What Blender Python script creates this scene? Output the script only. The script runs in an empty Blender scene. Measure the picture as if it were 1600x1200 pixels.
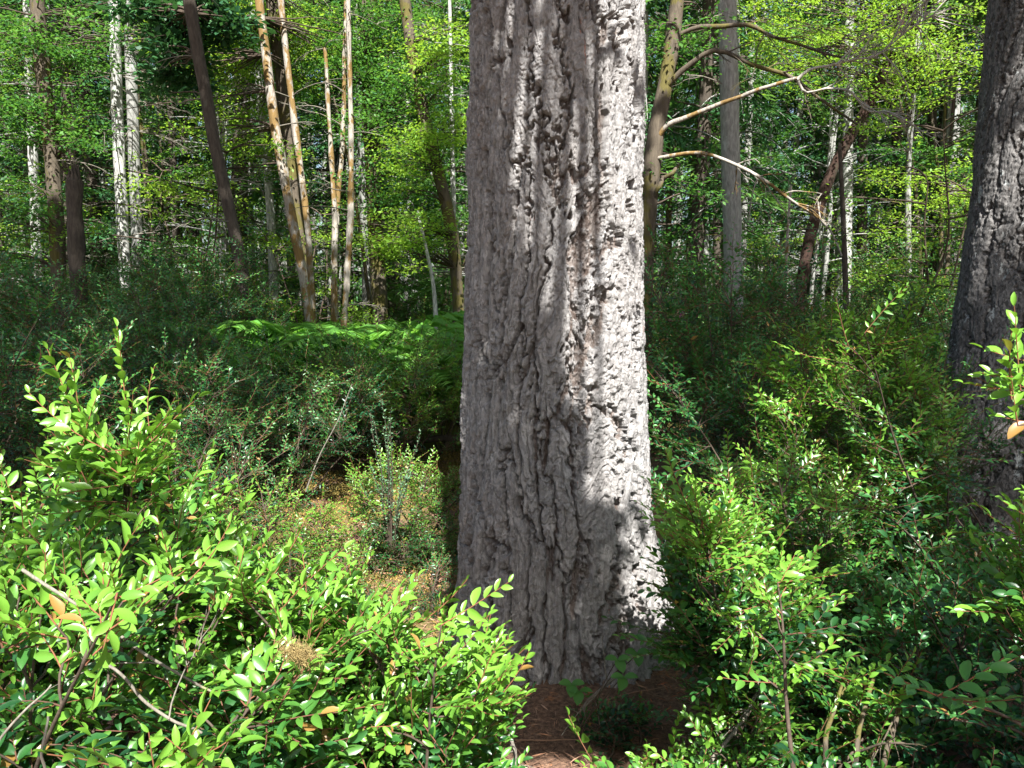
import bpy, math, random
import numpy as np
from mathutils import Vector
R = math.radians
rng = np.random.default_rng(7)
random.seed(7)

# ------------------------------------------------------------------ camera
scene = bpy.context.scene
C = scene.collection
F_PX = 1305.0                       # focal length in pixels of a 1600 wide picture
PITCH = R(5.6); EYE = np.array([0.0, 0.0, 1.55])
cam_d = bpy.data.cameras.new("camera"); cam_d.sensor_width = 36.0
cam_d.lens = F_PX / 1600 * 36.0; cam_d.clip_start = 0.05; cam_d.clip_end = 600
cam = bpy.data.objects.new("camera", cam_d); C.objects.link(cam)
cam.location = EYE; cam.rotation_euler = (R(90) - PITCH, 0, 0)
scene.camera = cam
# ------------------------------------------------------------------ world, sun, exposure
SUN_EL, SUN_AZ = R(50), R(172)      # azimuth clockwise from +Y: behind the camera, to the right
S = np.array([math.cos(SUN_EL) * math.sin(SUN_AZ), math.cos(SUN_EL) * math.cos(SUN_AZ), math.sin(SUN_EL)])
world = bpy.data.worlds.new("World"); scene.world = world; world.use_nodes = True
wn = world.node_tree.nodes; wl = world.node_tree.links
sky = wn.new("ShaderNodeTexSky"); sky.sky_type = 'NISHITA'; sky.sun_disc = False
sky.sun_elevation = SUN_EL; sky.sun_rotation = SUN_AZ; sky.air_density = 1.0; sky.dust_density = 2.5
wl.new(sky.outputs[0], wn["Background"].inputs[0]); wn["Background"].inputs[1].default_value = 0.055
sun_d = bpy.data.lights.new("sun", 'SUN'); sun_d.energy = 5.0; sun_d.angle = R(0.5); sun_d.color = (1.0, 0.975, 0.93)
sun = bpy.data.objects.new("sun", sun_d); C.objects.link(sun)
sun.rotation_euler = Vector(S).to_track_quat('Z', 'Y').to_euler(); sun.location = (4, -6, 12)
scene.view_settings.view_transform = 'Standard'; scene.view_settings.look = 'None'
scene.view_settings.exposure = 1.92; scene.view_settings.gamma = 1.0; scene.view_settings.use_curve_mapping = False
scene.cycles.max_bounces = 7; scene.cycles.diffuse_bounces = 4; scene.cycles.transmission_bounces = 5
scene.cycles.sample_clamp_indirect = 6.0
scene.cycles.use_denoising = True

# ------------------------------------------------------------------ pixel <-> world planning helpers
FW = np.array([0, math.cos(PITCH), -math.sin(PITCH)]); UP = np.array([0, math.sin(PITCH), math.cos(PITCH)]); RT = np.array([1.0, 0, 0])
def at(X, Y, D):
    """world point seen at photo pixel X, Y standing D metres out"""
    X = np.asarray(X, float); Y = np.asarray(Y, float); D = np.asarray(D, float)
    u = (X - 800) / F_PX; v = (600 - Y) / F_PX
    d = FW + u[..., None] * RT + v[..., None] * UP
    return EYE + d * (D / d[..., 1])[..., None]
def project(P):
    q = P - EYE; z = q @ FW
    z = np.where(z > 1e-3, z, np.nan)
    return 800 + F_PX * (q @ RT) / z, 600 - F_PX * (q @ UP) / z, z

# ------------------------------------------------------------------ noise in numpy
def _h(a, b, c, s):
    with np.errstate(over='ignore'):
        h = (a.astype(np.uint32) * np.uint32(374761393) + b.astype(np.uint32) * np.uint32(668265263)
             + c.astype(np.uint32) * np.uint32(2147483647 - 1640531) + np.uint32(s) * np.uint32(3266489917))
        h = (h ^ (h >> np.uint32(13))) * np.uint32(1274126177)
        h = (h ^ (h >> np.uint32(16))) * np.uint32(2246822519)
        return ((h ^ (h >> np.uint32(15))) & np.uint32(0xffffff)).astype(np.float32) / 16777215.0
def vnoise(x, y, z=None, s=0):
    x = np.asarray(x, np.float32); y = np.asarray(y, np.float32)
    z = np.zeros_like(x) if z is None else np.asarray(z, np.float32)
    xi, yi, zi = [np.floor(t).astype(np.int64) for t in (x, y, z)]
    fx, fy, fz = x - xi, y - yi, z - zi
    fx, fy, fz = [t * t * (3 - 2 * t) for t in (fx, fy, fz)]
    out = 0
    for dx in (0, 1):
        for dy in (0, 1):
            for dz in (0, 1):
                w = (fx if dx else 1 - fx) * (fy if dy else 1 - fy) * (fz if dz else 1 - fz)
                out = out + w * _h(xi + dx, yi + dy, zi + dz, s)
    return out * 2 - 1
def fbm(x, y, z=None, octv=4, s=0, gain=.5):
    a, t = 1.0, 0
    for k in range(octv):
        t = t + a * vnoise(x * 2 ** k + 17.3 * k, y * 2 ** k + 5.1 * k, None if z is None else z * 2 ** k, s + k)
        a *= gain
    return t
def worley2(u, v, per, s):
    """F1, F2 and cell value on a grid, u periodic with period per"""
    ui, vi = np.floor(u).astype(np.int64), np.floor(v).astype(np.int64)
    f1 = np.full(u.shape, 9, np.float32); f2 = f1.copy(); cv = np.zeros(u.shape, np.float32)
    z0 = np.zeros_like(ui)
    for dx in (-1, 0, 1):
        for dy in (-1, 0, 1):
            cx, cy = ui + dx, vi + dy
            cw = np.mod(cx, per)
            px = cx + _h(cw, cy, z0, s); py = cy + _h(cw, cy, z0, s + 91)
            d = np.sqrt((u - px) ** 2 + (v - py) ** 2).astype(np.float32)
            nearer = d < f1
            f2 = np.where(nearer, f1, np.minimum(f2, d)); cv = np.where(nearer, _h(cw, cy, z0, s + 7), cv)
            f1 = np.where(nearer, d, f1)
    return f1, f2, cv
def sstep(a, b, x):
    t = np.clip((x - a) / (b - a), 0, 1); return t * t * (3 - 2 * t)
def unit(v):
    return v / np.maximum(np.linalg.norm(v, axis=-1, keepdims=True), 1e-9)

# ------------------------------------------------------------------ materials
def new_mat(name):
    m = bpy.data.materials.new(name); m.use_nodes = True
    nt = m.node_tree; nt.nodes.clear()
    return m, nt.nodes, nt.links
def ramp(n, l, src, stops, interp='LINEAR'):
    r = n.new("ShaderNodeValToRGB"); r.color_ramp.interpolation = interp
    e = r.color_ramp.elements
    while len(e) < len(stops): e.new(0.5)
    for i, (p, c) in enumerate(stops):
        e[i].position = p; e[i].color = (*c, 1)
    l.new(src, r.inputs[0]); return r.outputs[0]
def noise_node(n, l, scale, detail=6, rough=.6, vec=None, dist=0):
    t = n.new("ShaderNodeTexNoise"); t.inputs["Scale"].default_value = scale; t.inputs["Detail"].default_value = detail
    t.inputs["Roughness"].default_value = rough; t.inputs["Distortion"].default_value = dist
    if vec is not None: l.new(vec, t.inputs["Vector"])
    return t.outputs["Fac"]
def mapped(n, l, sc):
    tc = n.new("ShaderNodeTexCoord"); mp = n.new("ShaderNodeMapping"); mp.inputs["Scale"].default_value = sc
    l.new(tc.outputs["Object"], mp.inputs[0]); return mp.outputs[0]
def mixc(n, l, f, a, b):
    m = n.new("ShaderNodeMix"); m.data_type = 'RGBA'
    for sock, v in ((m.inputs[0], f), (m.inputs[6], a), (m.inputs[7], b)):
        if isinstance(v, (int, float)): sock.default_value = v
        elif isinstance(v, tuple): sock.default_value = (*v, 1)
        else: l.new(v, sock)
    return m.outputs[2]
def leaf_mat(name, old, mid, young, trans=.35, rough=.38, spec=.5):
    m, n, l = new_mat(name)
    at_ = n.new("ShaderNodeAttribute"); at_.attribute_name = "tint"
    oi = n.new("ShaderNodeObjectInfo")
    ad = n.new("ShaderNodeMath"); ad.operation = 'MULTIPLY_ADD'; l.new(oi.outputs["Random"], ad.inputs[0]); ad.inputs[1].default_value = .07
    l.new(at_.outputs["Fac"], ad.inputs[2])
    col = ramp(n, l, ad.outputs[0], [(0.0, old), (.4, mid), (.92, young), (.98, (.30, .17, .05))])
    p = n.new("ShaderNodeBsdfPrincipled"); l.new(col, p.inputs["Base Color"])
    p.inputs["Roughness"].default_value = rough; p.inputs["Specular IOR Level"].default_value = spec
    t = n.new("ShaderNodeBsdfTranslucent")
    tcn = mixc(n, l, .55, col, (young[0] * 1.35, young[1] * 1.25, young[2] * .6))
    l.new(tcn, t.inputs["Color"])
    mx = n.new("ShaderNodeMixShader"); mx.inputs[0].default_value = trans
    l.new(p.outputs[0], mx.inputs[1]); l.new(t.outputs[0], mx.inputs[2])
    o = n.new("ShaderNodeOutputMaterial"); l.new(mx.outputs[0], o.inputs[0])
    return m
def bark_mat(name, c1, c2, patch=None, patch_amt=.5, scale=(9, 9, 2.2), bump=.6, pscale=3.0, rough=.9, dist=.02):
    """bark: two tones along a stretched grain, plus patches (moss or lichen) with a shape of their own"""
    m, n, l = new_mat(name)
    v = mapped(n, l, scale)
    f = noise_node(n, l, 4, 8, .65, v, .6)
    col = ramp(n, l, f, [(.3, c1), (.68, c2)])
    if patch:
        v2 = mapped(n, l, (1, 1, .55))
        f2 = noise_node(n, l, pscale, 6, .65, v2)
        k = ramp(n, l, f2, [(patch_amt, (0, 0, 0)), (patch_amt + .06, (1, 1, 1))])
        f3 = noise_node(n, l, 40, 3, .6)
        pc = ramp(n, l, f3, [(.3, tuple(x * .6 for x in patch)), (.7, patch)])
        col = mixc(n, l, k, col, pc)
    p = n.new("ShaderNodeBsdfPrincipled"); l.new(col, p.inputs["Base Color"]); p.inputs["Roughness"].default_value = rough
    p.inputs["Specular IOR Level"].default_value = .2
    b = n.new("ShaderNodeBump"); b.inputs["Strength"].default_value = bump; b.inputs["Distance"].default_value = dist
    l.new(f, b.inputs["Height"]); l.new(b.outputs[0], p.inputs["Normal"])
    o = n.new("ShaderNodeOutputMaterial"); l.new(p.outputs[0], o.inputs[0])
    return m
def fir_bark_mat(name, lichen_amt=.7, dk=1.0):
    """thick furrowed bark: attribute 'crest' is 0 in a fissure of brown inner bark and 1 on a grey weathered plate"""
    m, n, l = new_mat(name)
    a = n.new("ShaderNodeAttribute"); a.attribute_name = "crest"
    v = mapped(n, l, (1, 1, .6))
    f1 = noise_node(n, l, 30, 8, .75, v, .4); f2 = noise_node(n, l, 120, 6, .75); f3 = noise_node(n, l, 5, 5, .6, v)
    grey = ramp(n, l, f1, [(.28, (.09, .084, .083)), (.5, (.22, .213, .212)), (.70, (.43, .425, .415))])
    grey = mixc(n, l, .5, grey, ramp(n, l, f2, [(.34, (.07, .064, .060)), (.66, (.52, .50, .48))]))
    warm = ramp(n, l, f3, [(.42, (0, 0, 0)), (.62, (.5, .5, .5))])
    grey = mixc(n, l, warm, grey, (.25, .228, .212))
    inner = ramp(n, l, f1, [(.3, (.06, .038, .028)), (.7, (.14, .10, .08))])
    k = ramp(n, l, a.outputs["Fac"], [(.0, (0, 0, 0)), (.32, (1, 1, 1))])
    col = mixc(n, l, k, inner, grey)
    # red flecks of fresh bark and pale lichen spots
    f4 = noise_node(n, l, 42, 3, .5)
    k4 = ramp(n, l, f4, [(.735, (0, 0, 0)), (.76, (1, 1, 1))]); col = mixc(n, l, k4, col, (.30, .10, .045))
    f5 = noise_node(n, l, 9, 6, .72, v); k5 = ramp(n, l, f5, [(lichen_amt, (0, 0, 0)), (lichen_amt + .03, (1, 1, 1))])
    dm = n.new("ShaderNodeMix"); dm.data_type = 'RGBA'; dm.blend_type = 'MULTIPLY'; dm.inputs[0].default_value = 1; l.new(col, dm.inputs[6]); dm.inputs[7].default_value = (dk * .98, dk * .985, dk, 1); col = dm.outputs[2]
    col = mixc(n, l, k5, col, (.46, .50, .49))
    p = n.new("ShaderNodeBsdfPrincipled"); l.new(col, p.inputs["Base Color"]); p.inputs["Roughness"].default_value = .85
    p.inputs["Specular IOR Level"].default_value = .25
    vd = n.new("ShaderNodeVectorMath"); vd.operation = 'MULTIPLY_ADD'; nz_ = n.new("ShaderNodeTexNoise"); nz_.inputs["Scale"].default_value = 45; l.new(v, nz_.inputs["Vector"])
    l.new(nz_.outputs["Color"], vd.inputs[0]); vd.inputs[1].default_value = (.03, .03, .03); l.new(v, vd.inputs[2])
    vo = n.new("ShaderNodeTexVoronoi"); vo.inputs["Scale"].default_value = 95; l.new(vd.outputs[0], vo.inputs["Vector"])
    b0 = n.new("ShaderNodeBump"); b0.inputs["Strength"].default_value = 1; b0.inputs["Distance"].default_value = .006; l.new(vo.outputs["Color"], b0.inputs["Height"])
    b = n.new("ShaderNodeBump"); b.inputs["Strength"].default_value = 1; b.inputs["Distance"].default_value = .008
    l.new(f2, b.inputs["Height"]); l.new(b0.outputs[0], b.inputs["Normal"])
    l.new(mixc(n, l, .30, col, ramp(n, l, vo.outputs["Color"], [(.2, (.05, .045, .042)), (.8, (.46, .44, .42))])), p.inputs["Base Color"])
    b2 = n.new("ShaderNodeBump"); b2.inputs["Strength"].default_value = .7; b2.inputs["Distance"].default_value = .012
    l.new(f1, b2.inputs["Height"]); l.new(b.outputs[0], b2.inputs["Normal"]); l.new(b2.outputs[0], p.inputs["Normal"])
    o = n.new("ShaderNodeOutputMaterial"); l.new(p.outputs[0], o.inputs[0])
    return m
def plain_mat(name, stops, scale=30, rough=.85, bump=.3, attr=None):
    m, n, l = new_mat(name)
    if attr:
        a = n.new("ShaderNodeAttribute"); a.attribute_name = attr; src = a.outputs["Fac"]
    else: src = noise_node(n, l, scale, 6, .65)
    p = n.new("ShaderNodeBsdfPrincipled"); l.new(ramp(n, l, src, stops), p.inputs["Base Color"]); p.inputs["Roughness"].default_value = rough
    p.inputs["Specular IOR Level"].default_value = .25
    if bump and not attr:
        b = n.new("ShaderNodeBump"); b.inputs["Strength"].default_value = bump; b.inputs["Distance"].default_value = .01
        l.new(src, b.inputs["Height"]); l.new(b.outputs[0], p.inputs["Normal"])
    o = n.new("ShaderNodeOutputMaterial"); l.new(p.outputs[0], o.inputs[0])
    return m
M = {}
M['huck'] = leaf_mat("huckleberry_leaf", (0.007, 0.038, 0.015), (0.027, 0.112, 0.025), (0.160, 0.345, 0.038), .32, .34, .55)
M['huck_dark'] = leaf_mat("dark_huckleberry_leaf", (0.006, 0.034, 0.017), (0.013, 0.072, 0.028), (0.070, 0.225, 0.045), .30, .36, .5)  # same leaf in darker, cooler tones
M['spring'] = leaf_mat("spring_leaf", (0.080, 0.190, 0.030), (0.160, 0.330, 0.042), (0.290, 0.470, 0.055), .50, .5, .3)
M['green'] = leaf_mat("broad_leaf", (0.020, 0.080, 0.023), (0.043, 0.145, 0.033), (0.108, 0.265, 0.044), .48, .5, .3)
M['needle'] = leaf_mat("fir_needles", (0.011, 0.050, 0.024), (0.024, 0.092, 0.036), (0.055, 0.155, 0.050), .28, .5, .35)
M['needle_light'] = leaf_mat("hemlock_needles", (0.030, 0.090, 0.030), (0.058, 0.150, 0.042), (0.105, 0.230, 0.052), .4, .5, .3)
M['fern'] = leaf_mat("bracken_leaf", (0.056, 0.170, 0.034), (0.104, 0.290, 0.052), (0.192, 0.420, 0.069), .45, .5, .3)
M['broom'] = leaf_mat("broom_leaf", (0.040, 0.100, 0.052), (0.080, 0.170, 0.092), (0.144, 0.270, 0.138), .25, .5, .3)
M['bramble'] = leaf_mat("bramble_leaf", (0.024, 0.090, 0.023), (0.048, 0.160, 0.034), (0.080, 0.220, 0.046), .35, .5, .4)
M['fir_bark'] = fir_bark_mat("furrowed_fir_bark", .67, 1.06)
M['fir_bark_lichen_shaded'] = fir_bark_mat("shaded_fir_bark_with_lichen", .60, .30)  # same bark multiplied down, the shade on this trunk put into its colour
M['white_bark'] = bark_mat("pale_alder_bark", (.13, .13, .12), (.46, .46, .43), (.11, .115, .10), .60)
M['grey_bark'] = bark_mat("grey_conifer_bark", (.12, .12, .11), (.30, .30, .28), (.36, .38, .36), .60)
M['dark_bark'] = bark_mat("dark_conifer_bark", (.035, .028, .022), (.085, .07, .055), (.12, .12, .09), .66)
M['moss_bark'] = bark_mat("alder_bark_with_golden_moss", (.15, .13, .11), (.38, .35, .30), (.21, .135, .05), .48, pscale=5)
M['mossy_dark'] = bark_mat("dark_bark_with_moss", (.05, .04, .03), (.11, .09, .065), (.11, .095, .03), .50, pscale=4)
M['red_bark'] = bark_mat("red_madrone_bark", (.022, .015, .012), (.05, .027, .020), (.045, .04, .025), .58)
M['pale_wood'] = bark_mat("weathered_white_wood", (.20, .18, .15), (.50, .47, .41), (.30, .27, .13), .62, pscale=12, scale=(30, 30, 6), bump=.3, dist=.004)
M['dead_wood'] = bark_mat("bleached_dead_wood", (.08, .07, .055), (.22, .20, .165), (.25, .24, .12), .62, pscale=12, scale=(30, 30, 6), bump=.3, dist=.004)
M['stem'] = plain_mat("brown_twig_bark", [(.3, (.035, .024, .017)), (.7, (.095, .072, .053))], 60)
M['red_stem'] = plain_mat("red_twig_bark", [(0, (.07, .045, .03)), (.5, (.10, .045, .03)), (1, (.17, .07, .035))], attr="tint")

# ------------------------------------------------------------------ mesh collector
class Geo:
    def __init__(s): s.V = []; s.L = []; s.T = []; s.A = []; s.M = []; s.n = 0
    def add(s, V, F, tint=None, mi=0):
        V = np.asarray(V, np.float32).reshape(-1, 3); F = np.asarray(F, np.int64)
        s.V.append(V); s.L.append((F + s.n).ravel()); s.T.append(np.full(len(F), F.shape[1], np.int32))
        s.A.append(np.zeros(len(V), np.float32) if tint is None else np.broadcast_to(np.asarray(tint, np.float32), (len(V),)))
        s.M.append(np.full(len(F), mi, np.int32)); s.n += len(V)
    def mesh(s, name, mats, attr="tint", smooth=True):
        me = bpy.data.meshes.new(name)
        V = np.concatenate(s.V); L = np.concatenate(s.L).astype(np.int32); T = np.concatenate(s.T)
        me.vertices.add(len(V)); me.vertices.foreach_set("co", V.ravel())
        me.loops.add(len(L)); me.loops.foreach_set("vertex_index", L)
        me.polygons.add(len(T)); st = np.concatenate([[0], np.cumsum(T)[:-1]]).astype(np.int32)
        me.polygons.foreach_set("loop_start", st)
        me.polygons.foreach_set("use_smooth", np.full(len(T), smooth))
        me.polygons.foreach_set("material_index", np.concatenate(s.M))
        a = me.attributes.new(attr, 'FLOAT', 'POINT'); a.data.foreach_set("value", np.concatenate(s.A))
        for m in (mats if isinstance(mats, (list, tuple)) else [mats]): me.materials.append(m)
        me.update(calc_edges=True); return me
def join(a, b):
    if not b.V: return
    a.V += b.V; a.L += [x + a.n for x in b.L]; a.T += b.T; a.A += b.A; a.M += [m * 0 + 1 for m in b.M]; a.n += b.n
def link(name, me, parent=None, loc=None):
    o = bpy.data.objects.new(name, me); C.objects.link(o)
    if parent is not None: o.parent = parent
    if loc is not None: o.location = loc
    return o
def tag(o, label, cat=None, group=None, kind=None):
    if label: o['label'] = label
    if cat: o['category'] = cat
    if group: o['group'] = group
    if kind: o['kind'] = kind
    return o
def thing(name, label, cat, loc, group=None):
    return tag(link(name, None, loc=tuple(float(x) for x in loc)), label, cat, group)
def copy_thing(root, loc, rz, sc, label=None, group=None):
    r = root.copy(); C.objects.link(r); r.location = tuple(float(x) for x in loc); r.rotation_euler = (0, 0, rz); r.scale = sc
    if label: r['label'] = label
    if group: r['group'] = group
    for ch in list(root.children):
        c = ch.copy(); C.objects.link(c); c.parent = r
    return r

# ------------------------------------------------------------------ tubes and leaves
def tube(g, P, rad, sides=6, tint=0, mi=0, lump=0, seed=0):
    P = np.asarray(P, float); m = len(P); rad = np.broadcast_to(np.asarray(rad, float), (m,))
    T = unit(np.gradient(P, axis=0)); ref = np.array([0, 0, 1.0]) if abs(T[0, 2]) < .8 else np.array([1.0, 0, 0])
    A = unit(np.cross(T, ref)); B = np.cross(T, A)
    th = np.arange(sides) * 2 * np.pi / sides
    r = rad[:, None] * np.ones(sides)
    if lump:
        q = P[:, None] + (A[:, None] * np.cos(th)[None, :, None] + B[:, None] * np.sin(th)[None, :, None]) * rad[:, None, None]
        r = r * (1 + lump * fbm(q[..., 0] * 9 + seed, q[..., 1] * 9, q[..., 2] * 5, 3, seed % 97))
    V = P[:, None] + r[..., None] * (A[:, None] * np.cos(th)[None, :, None] + B[:, None] * np.sin(th)[None, :, None])
    i = np.arange(m - 1)[:, None] * sides; j = np.arange(sides)[None]; jn = (j + 1) % sides
    Fq = np.stack([i + j, i + jn, i + sides + jn, i + sides + j], -1).reshape(-1, 4)
    g.add(V.reshape(-1, 3), Fq, tint, mi)
    c = np.vstack([V[-1], P[-1] + T[-1] * rad[-1] * .6]); k = np.arange(sides)
    g.add(c, np.stack([k, (k + 1) % sides, np.full(sides, sides)], -1), tint, mi)
def bez(p0, p1, p2, m=8):
    t = np.linspace(0, 1, m)[:, None]
    return (1 - t) ** 2 * p0 + 2 * t * (1 - t) * p1 + t * t * p2
def wiggle(P, amp, seed, freq=2.5):
    m = len(P); t = np.linspace(0, 1, m) * freq
    w = np.stack([vnoise(t + seed * 3.7, t * 0 + k * 9.1 + seed) for k in range(3)], -1)
    return P + w * amp * np.sin(np.linspace(0, np.pi, m))[:, None] ** .5

def _leaf_tpl(lod):
    if lod == 0:     # near leaf, folded at the midrib and bent
        t = [0, .14, .36, .62, .85, 1.0]; w = [.04, .30, .49, .48, .28, .0]; z = [0, .02, .03, .02, -.02, -.07]
        V, Fc = [], []
        for a, b, c in zip(t[:-1], w[:-1], z[:-1]): V += [(a, -b, c + b * .22), (a, 0, c), (a, b, c + b * .22)]
        V.append((1, 0, z[-1]))
        for k in range(4):
            i = 3 * k; Fc += [(i, i + 1, i + 4, i + 3), (i + 1, i + 2, i + 5, i + 4)]
        return np.array(V), [np.array(Fc), np.array([(12, 13, 15), (13, 14, 15)])]
    if lod == 1:
        V = np.array([(0, 0, 0), (.45, -.46, .10), (.5, 0, .0), (.45, .46, .10), (1, 0, -.1)])
        return V, [np.array([(0, 2, 1), (0, 3, 2), (1, 2, 4), (2, 3, 4)])]
    V = np.array([(0, 0, 0), (.45, -.45, .04), (1, 0, -.06), (.45, .45, .04)])
    return V, [np.array([(0, 3, 2, 1)])]
LT = [_leaf_tpl(k) for k in range(3)]
def leaves(g, P, A, N, ln, wd, tint, lod, mi=0):
    """a leaf at each P pointing along A, facing N; wd is width over length"""
    n = len(P)
    if n == 0: return
    A = unit(np.broadcast_to(A, (n, 3))); B = unit(np.cross(np.broadcast_to(N, (n, 3)), A)); N = np.cross(A, B)
    V0, Fs = LT[lod]; ln = np.broadcast_to(ln, (n,))[:, None, None]; wd = np.broadcast_to(wd, (n,))[:, None, None]
    V = P[:, None] + ln * (V0[None, :, 0:1] * A[:, None] + wd * V0[None, :, 1:2] * B[:, None] + V0[None, :, 2:3] * N[:, None])
    base = np.arange(n)[:, None, None] * len(V0); tt = np.repeat(np.broadcast_to(tint, (n,)), len(V0))
    first = True
    for F0 in Fs:
        Fa = (base + F0[None]).reshape(-1, F0.shape[1])
        if first: g.add(V.reshape(-1, 3), Fa, tt, mi); first = False
        else:
            Fa = Fa + (g.n - n * len(V0)); g.L.append(Fa.ravel()); g.T.append(np.full(len(Fa), Fa.shape[1], np.int32)); g.M.append(np.full(len(Fa), mi, np.int32))

# ------------------------------------------------------------------ huckleberry shrub builder
def spray(gs, gl, p0, d, L, rg, leaf, lod, age, twig_r=.0016, gap=.42, curve=.25, wd=.46):
    """a twig with two ranks of leaves"""
    d = unit(np.asarray(d, float)); m = 6
    bend = rg.normal(0, .5, 3) * curve; bend[2] += rg.uniform(-.1, .55) * curve * 2 if abs(d[2]) < .8 else 0
    P = bez(p0, p0 + d * L * .5, p0 + unit(d + bend) * L, m)
    n = max(4, int(L / (leaf * gap)))
    t = (np.arange(n) + .6) / n; t[-1] = 1
    seg = t * (m - 1); i = np.minimum(seg.astype(int), m - 2); f = (seg - i)[:, None]
    Q = P[i] * (1 - f) + P[i + 1] * f; T = unit(P[i + 1] - P[i])
    up = np.array([rg.normal(0, .35), rg.normal(0, .35) - .15, 1.0]) if abs(d[2]) < .86 else np.array([rg.normal(), rg.normal(), .25])
    U = unit(up - T * (T @ up)[:, None]); Sd = np.cross(T, U)
    sgn = np.where(np.arange(n) % 2 == 0, 1, -1)[:, None] * 1.0
    a = rg.normal(.95, .13, n)[:, None] * (1 - .55 * t[:, None] ** 3)
    erect = abs(d[2]) >= .86
    A = np.cos(a) * T + np.sin(a) * sgn * Sd + rg.normal(0, .14, (n, 3)) + (U * rg.uniform(-.1, .5, (n, 1)) if erect else 0)
    N = U + rg.normal(0, .22, (n, 3)) + (T * .8 if erect else 0)
    if erect:
        N = unit(T - A * np.sum(T * A, 1, keepdims=True)) + rg.normal(0, .2, (n, 3))
    ln = leaf * rg.uniform(.66, 1.18, n) * (1 - .45 * t ** 4) * (0.75 + .25 * np.minimum(1, t * 3))
    tint = np.where(rg.random(n) < .012, 1.0, np.clip(age + .30 * (t - .5) + rg.normal(0, .14, n), 0, .85))
    leaves(gl, Q, A, N, ln, wd * rg.uniform(.85, 1.12, n), tint, lod)
    if gs is not None: tube(gs, P, np.linspace(twig_r, twig_r * .5, m), 4 if lod else 5, np.clip(age + .1, 0, 1), 1)
    return P
def shrub(name, label, base, tips, dirs, ages, seed, leaf=.03, lod=1, slen=.16, nlat=3, mat='huck', stem_r=.009, group=None, wd=.46, cat="shrub", gap=.42, inner=7):
    rg = np.random.default_rng(seed); base = np.asarray(base, float); gs, gl = Geo(), Geo()
    tips = np.asarray(tips, float) - base; K = max(5, len(tips) // 11)
    idx = [int(np.argmax(tips[:, 2]))]
    dd = np.linalg.norm(tips - tips[idx[0]], axis=1)
    while len(idx) < min(K, len(tips)):
        k = int(np.argmax(dd)); idx.append(k); dd = np.minimum(dd, np.linalg.norm(tips - tips[k], axis=1))
    paths = []
    for k in idx:
        e = tips[k]; b = np.append(rg.normal(0, .07, 2), -.03)
        P = wiggle(bez(b, b * .8 + np.array([e[0] * .3, e[1] * .3, e[2] * .6]), e, 14), .03, rg.uniform(0, 99))
        paths.append(P); tube(gs, P, np.linspace(stem_r * rg.uniform(.7, 1.2), stem_r * .2, 14), 6)
    allp = np.concatenate([p[2:-2] for p in paths]); isend = set(idx)
    for k, e in enumerate(tips):
        if k in isend: P = paths[idx.index(k)][-6:]
        else:
            v = e - allp; dist = np.linalg.norm(v, axis=1) + np.maximum(0, .5 * np.linalg.norm(v, axis=1) - v[:, 2]) * .7
            q = allp[int(np.argmin(dist))]; D = np.linalg.norm(e - q)
            P = wiggle(bez(q, q + (e - q) * .5 + np.array([0, 0, .12 * D]), e, 8), .015, rg.uniform(0, 99))
            tube(gs, P, np.linspace(max(.0025, .006 * min(1, D)), .0018, 8), 5)
        d = unit(dirs[k] + rg.normal(0, .12, 3)); age = ages[k]
        spray(gs, gl, e, d, slen * rg.uniform(.7, 1.25), rg, leaf, lod, age + .08, wd=wd, gap=gap)
        for q in range(nlat):
            t = rg.uniform(.25, 1); i = min(int(t * (len(P) - 1)), len(P) - 2); p0 = P[i] + (P[i + 1] - P[i]) * (t * (len(P) - 1) - i)
            T = unit(P[i + 1] - P[i]); s = np.cross(T, [0, 0, 1.0]); s = unit(s) if np.linalg.norm(s) > .2 else unit(rg.normal(0, 1, 3))
            dl = T * rg.uniform(.3, 1) + s * rg.choice([-1, 1]) * rg.uniform(.5, 1) + np.array([0, 0, rg.uniform(-.15, .35)])
            spray(gs, gl, p0, dl, slen * rg.uniform(.45, .95), rg, leaf * .95, lod, age - .12 * (1 - t), wd=wd, gap=gap)
    for P in paths:
        for q in range(inner):
            i = int(rg.integers(3, 12)); a = rg.uniform(0, 6.283)
            spray(gs, gl, P[i], np.array([math.cos(a), math.sin(a), rg.uniform(-.1, .5)]), slen * rg.uniform(.8, 1.6), rg, leaf, lod, rg.uniform(0, .3), wd=wd, gap=gap)
    root = thing(name, label, cat, base, group)
    link("stem", gs.mesh("stem", [M['stem'], M['red_stem']]), root)
    link("foliage", gl.mesh("foliage", M[mat]), root)
    return root

# ------------------------------------------------------------------ ground
def gz(x, y):
    x = np.asarray(x, float); y = np.asarray(y, float)
    far = sstep(3, 14, np.hypot(x, y))
    return (.035 * fbm(x * .9, y * .9, None, 3, 5) + .22 * far * fbm(x * .16, y * .16, None, 3, 9)
            + .13 * np.exp(-((x - .75) ** 2 + (y - 3.45) ** 2) / .35) + .05 * np.exp(-((x - .1) ** 2 + (y - 3.4) ** 2) / .5))
def axis_pts(lo, hi, c, fine, far):
    out = [c]; s = fine
    while out[-1] < hi: out.append(out[-1] + s); s = fine + max(0, abs(out[-1] - c) - 6) * far
    s = fine; left = [c]
    while left[-1] > lo: left.append(left[-1] - s); s = fine + max(0, abs(left[-1] - c) - 6) * far
    return np.array(left[::-1] + out[1:])
xs = axis_pts(-300, 300, 0, .045, .09); ys = axis_pts(-60, 400, 3.5, .045, .09)
XX, YY = np.meshgrid(xs, ys); near = 1 - sstep(8, 14, np.hypot(XX, YY - 3))
ZZ = gz(XX, YY) + near * .012 * fbm(XX * 9, YY * 9, None, 3, 3)
nx, ny = len(xs), len(ys); ii = (np.arange(ny - 1)[:, None] * nx + np.arange(nx - 1)[None]).ravel()
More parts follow.
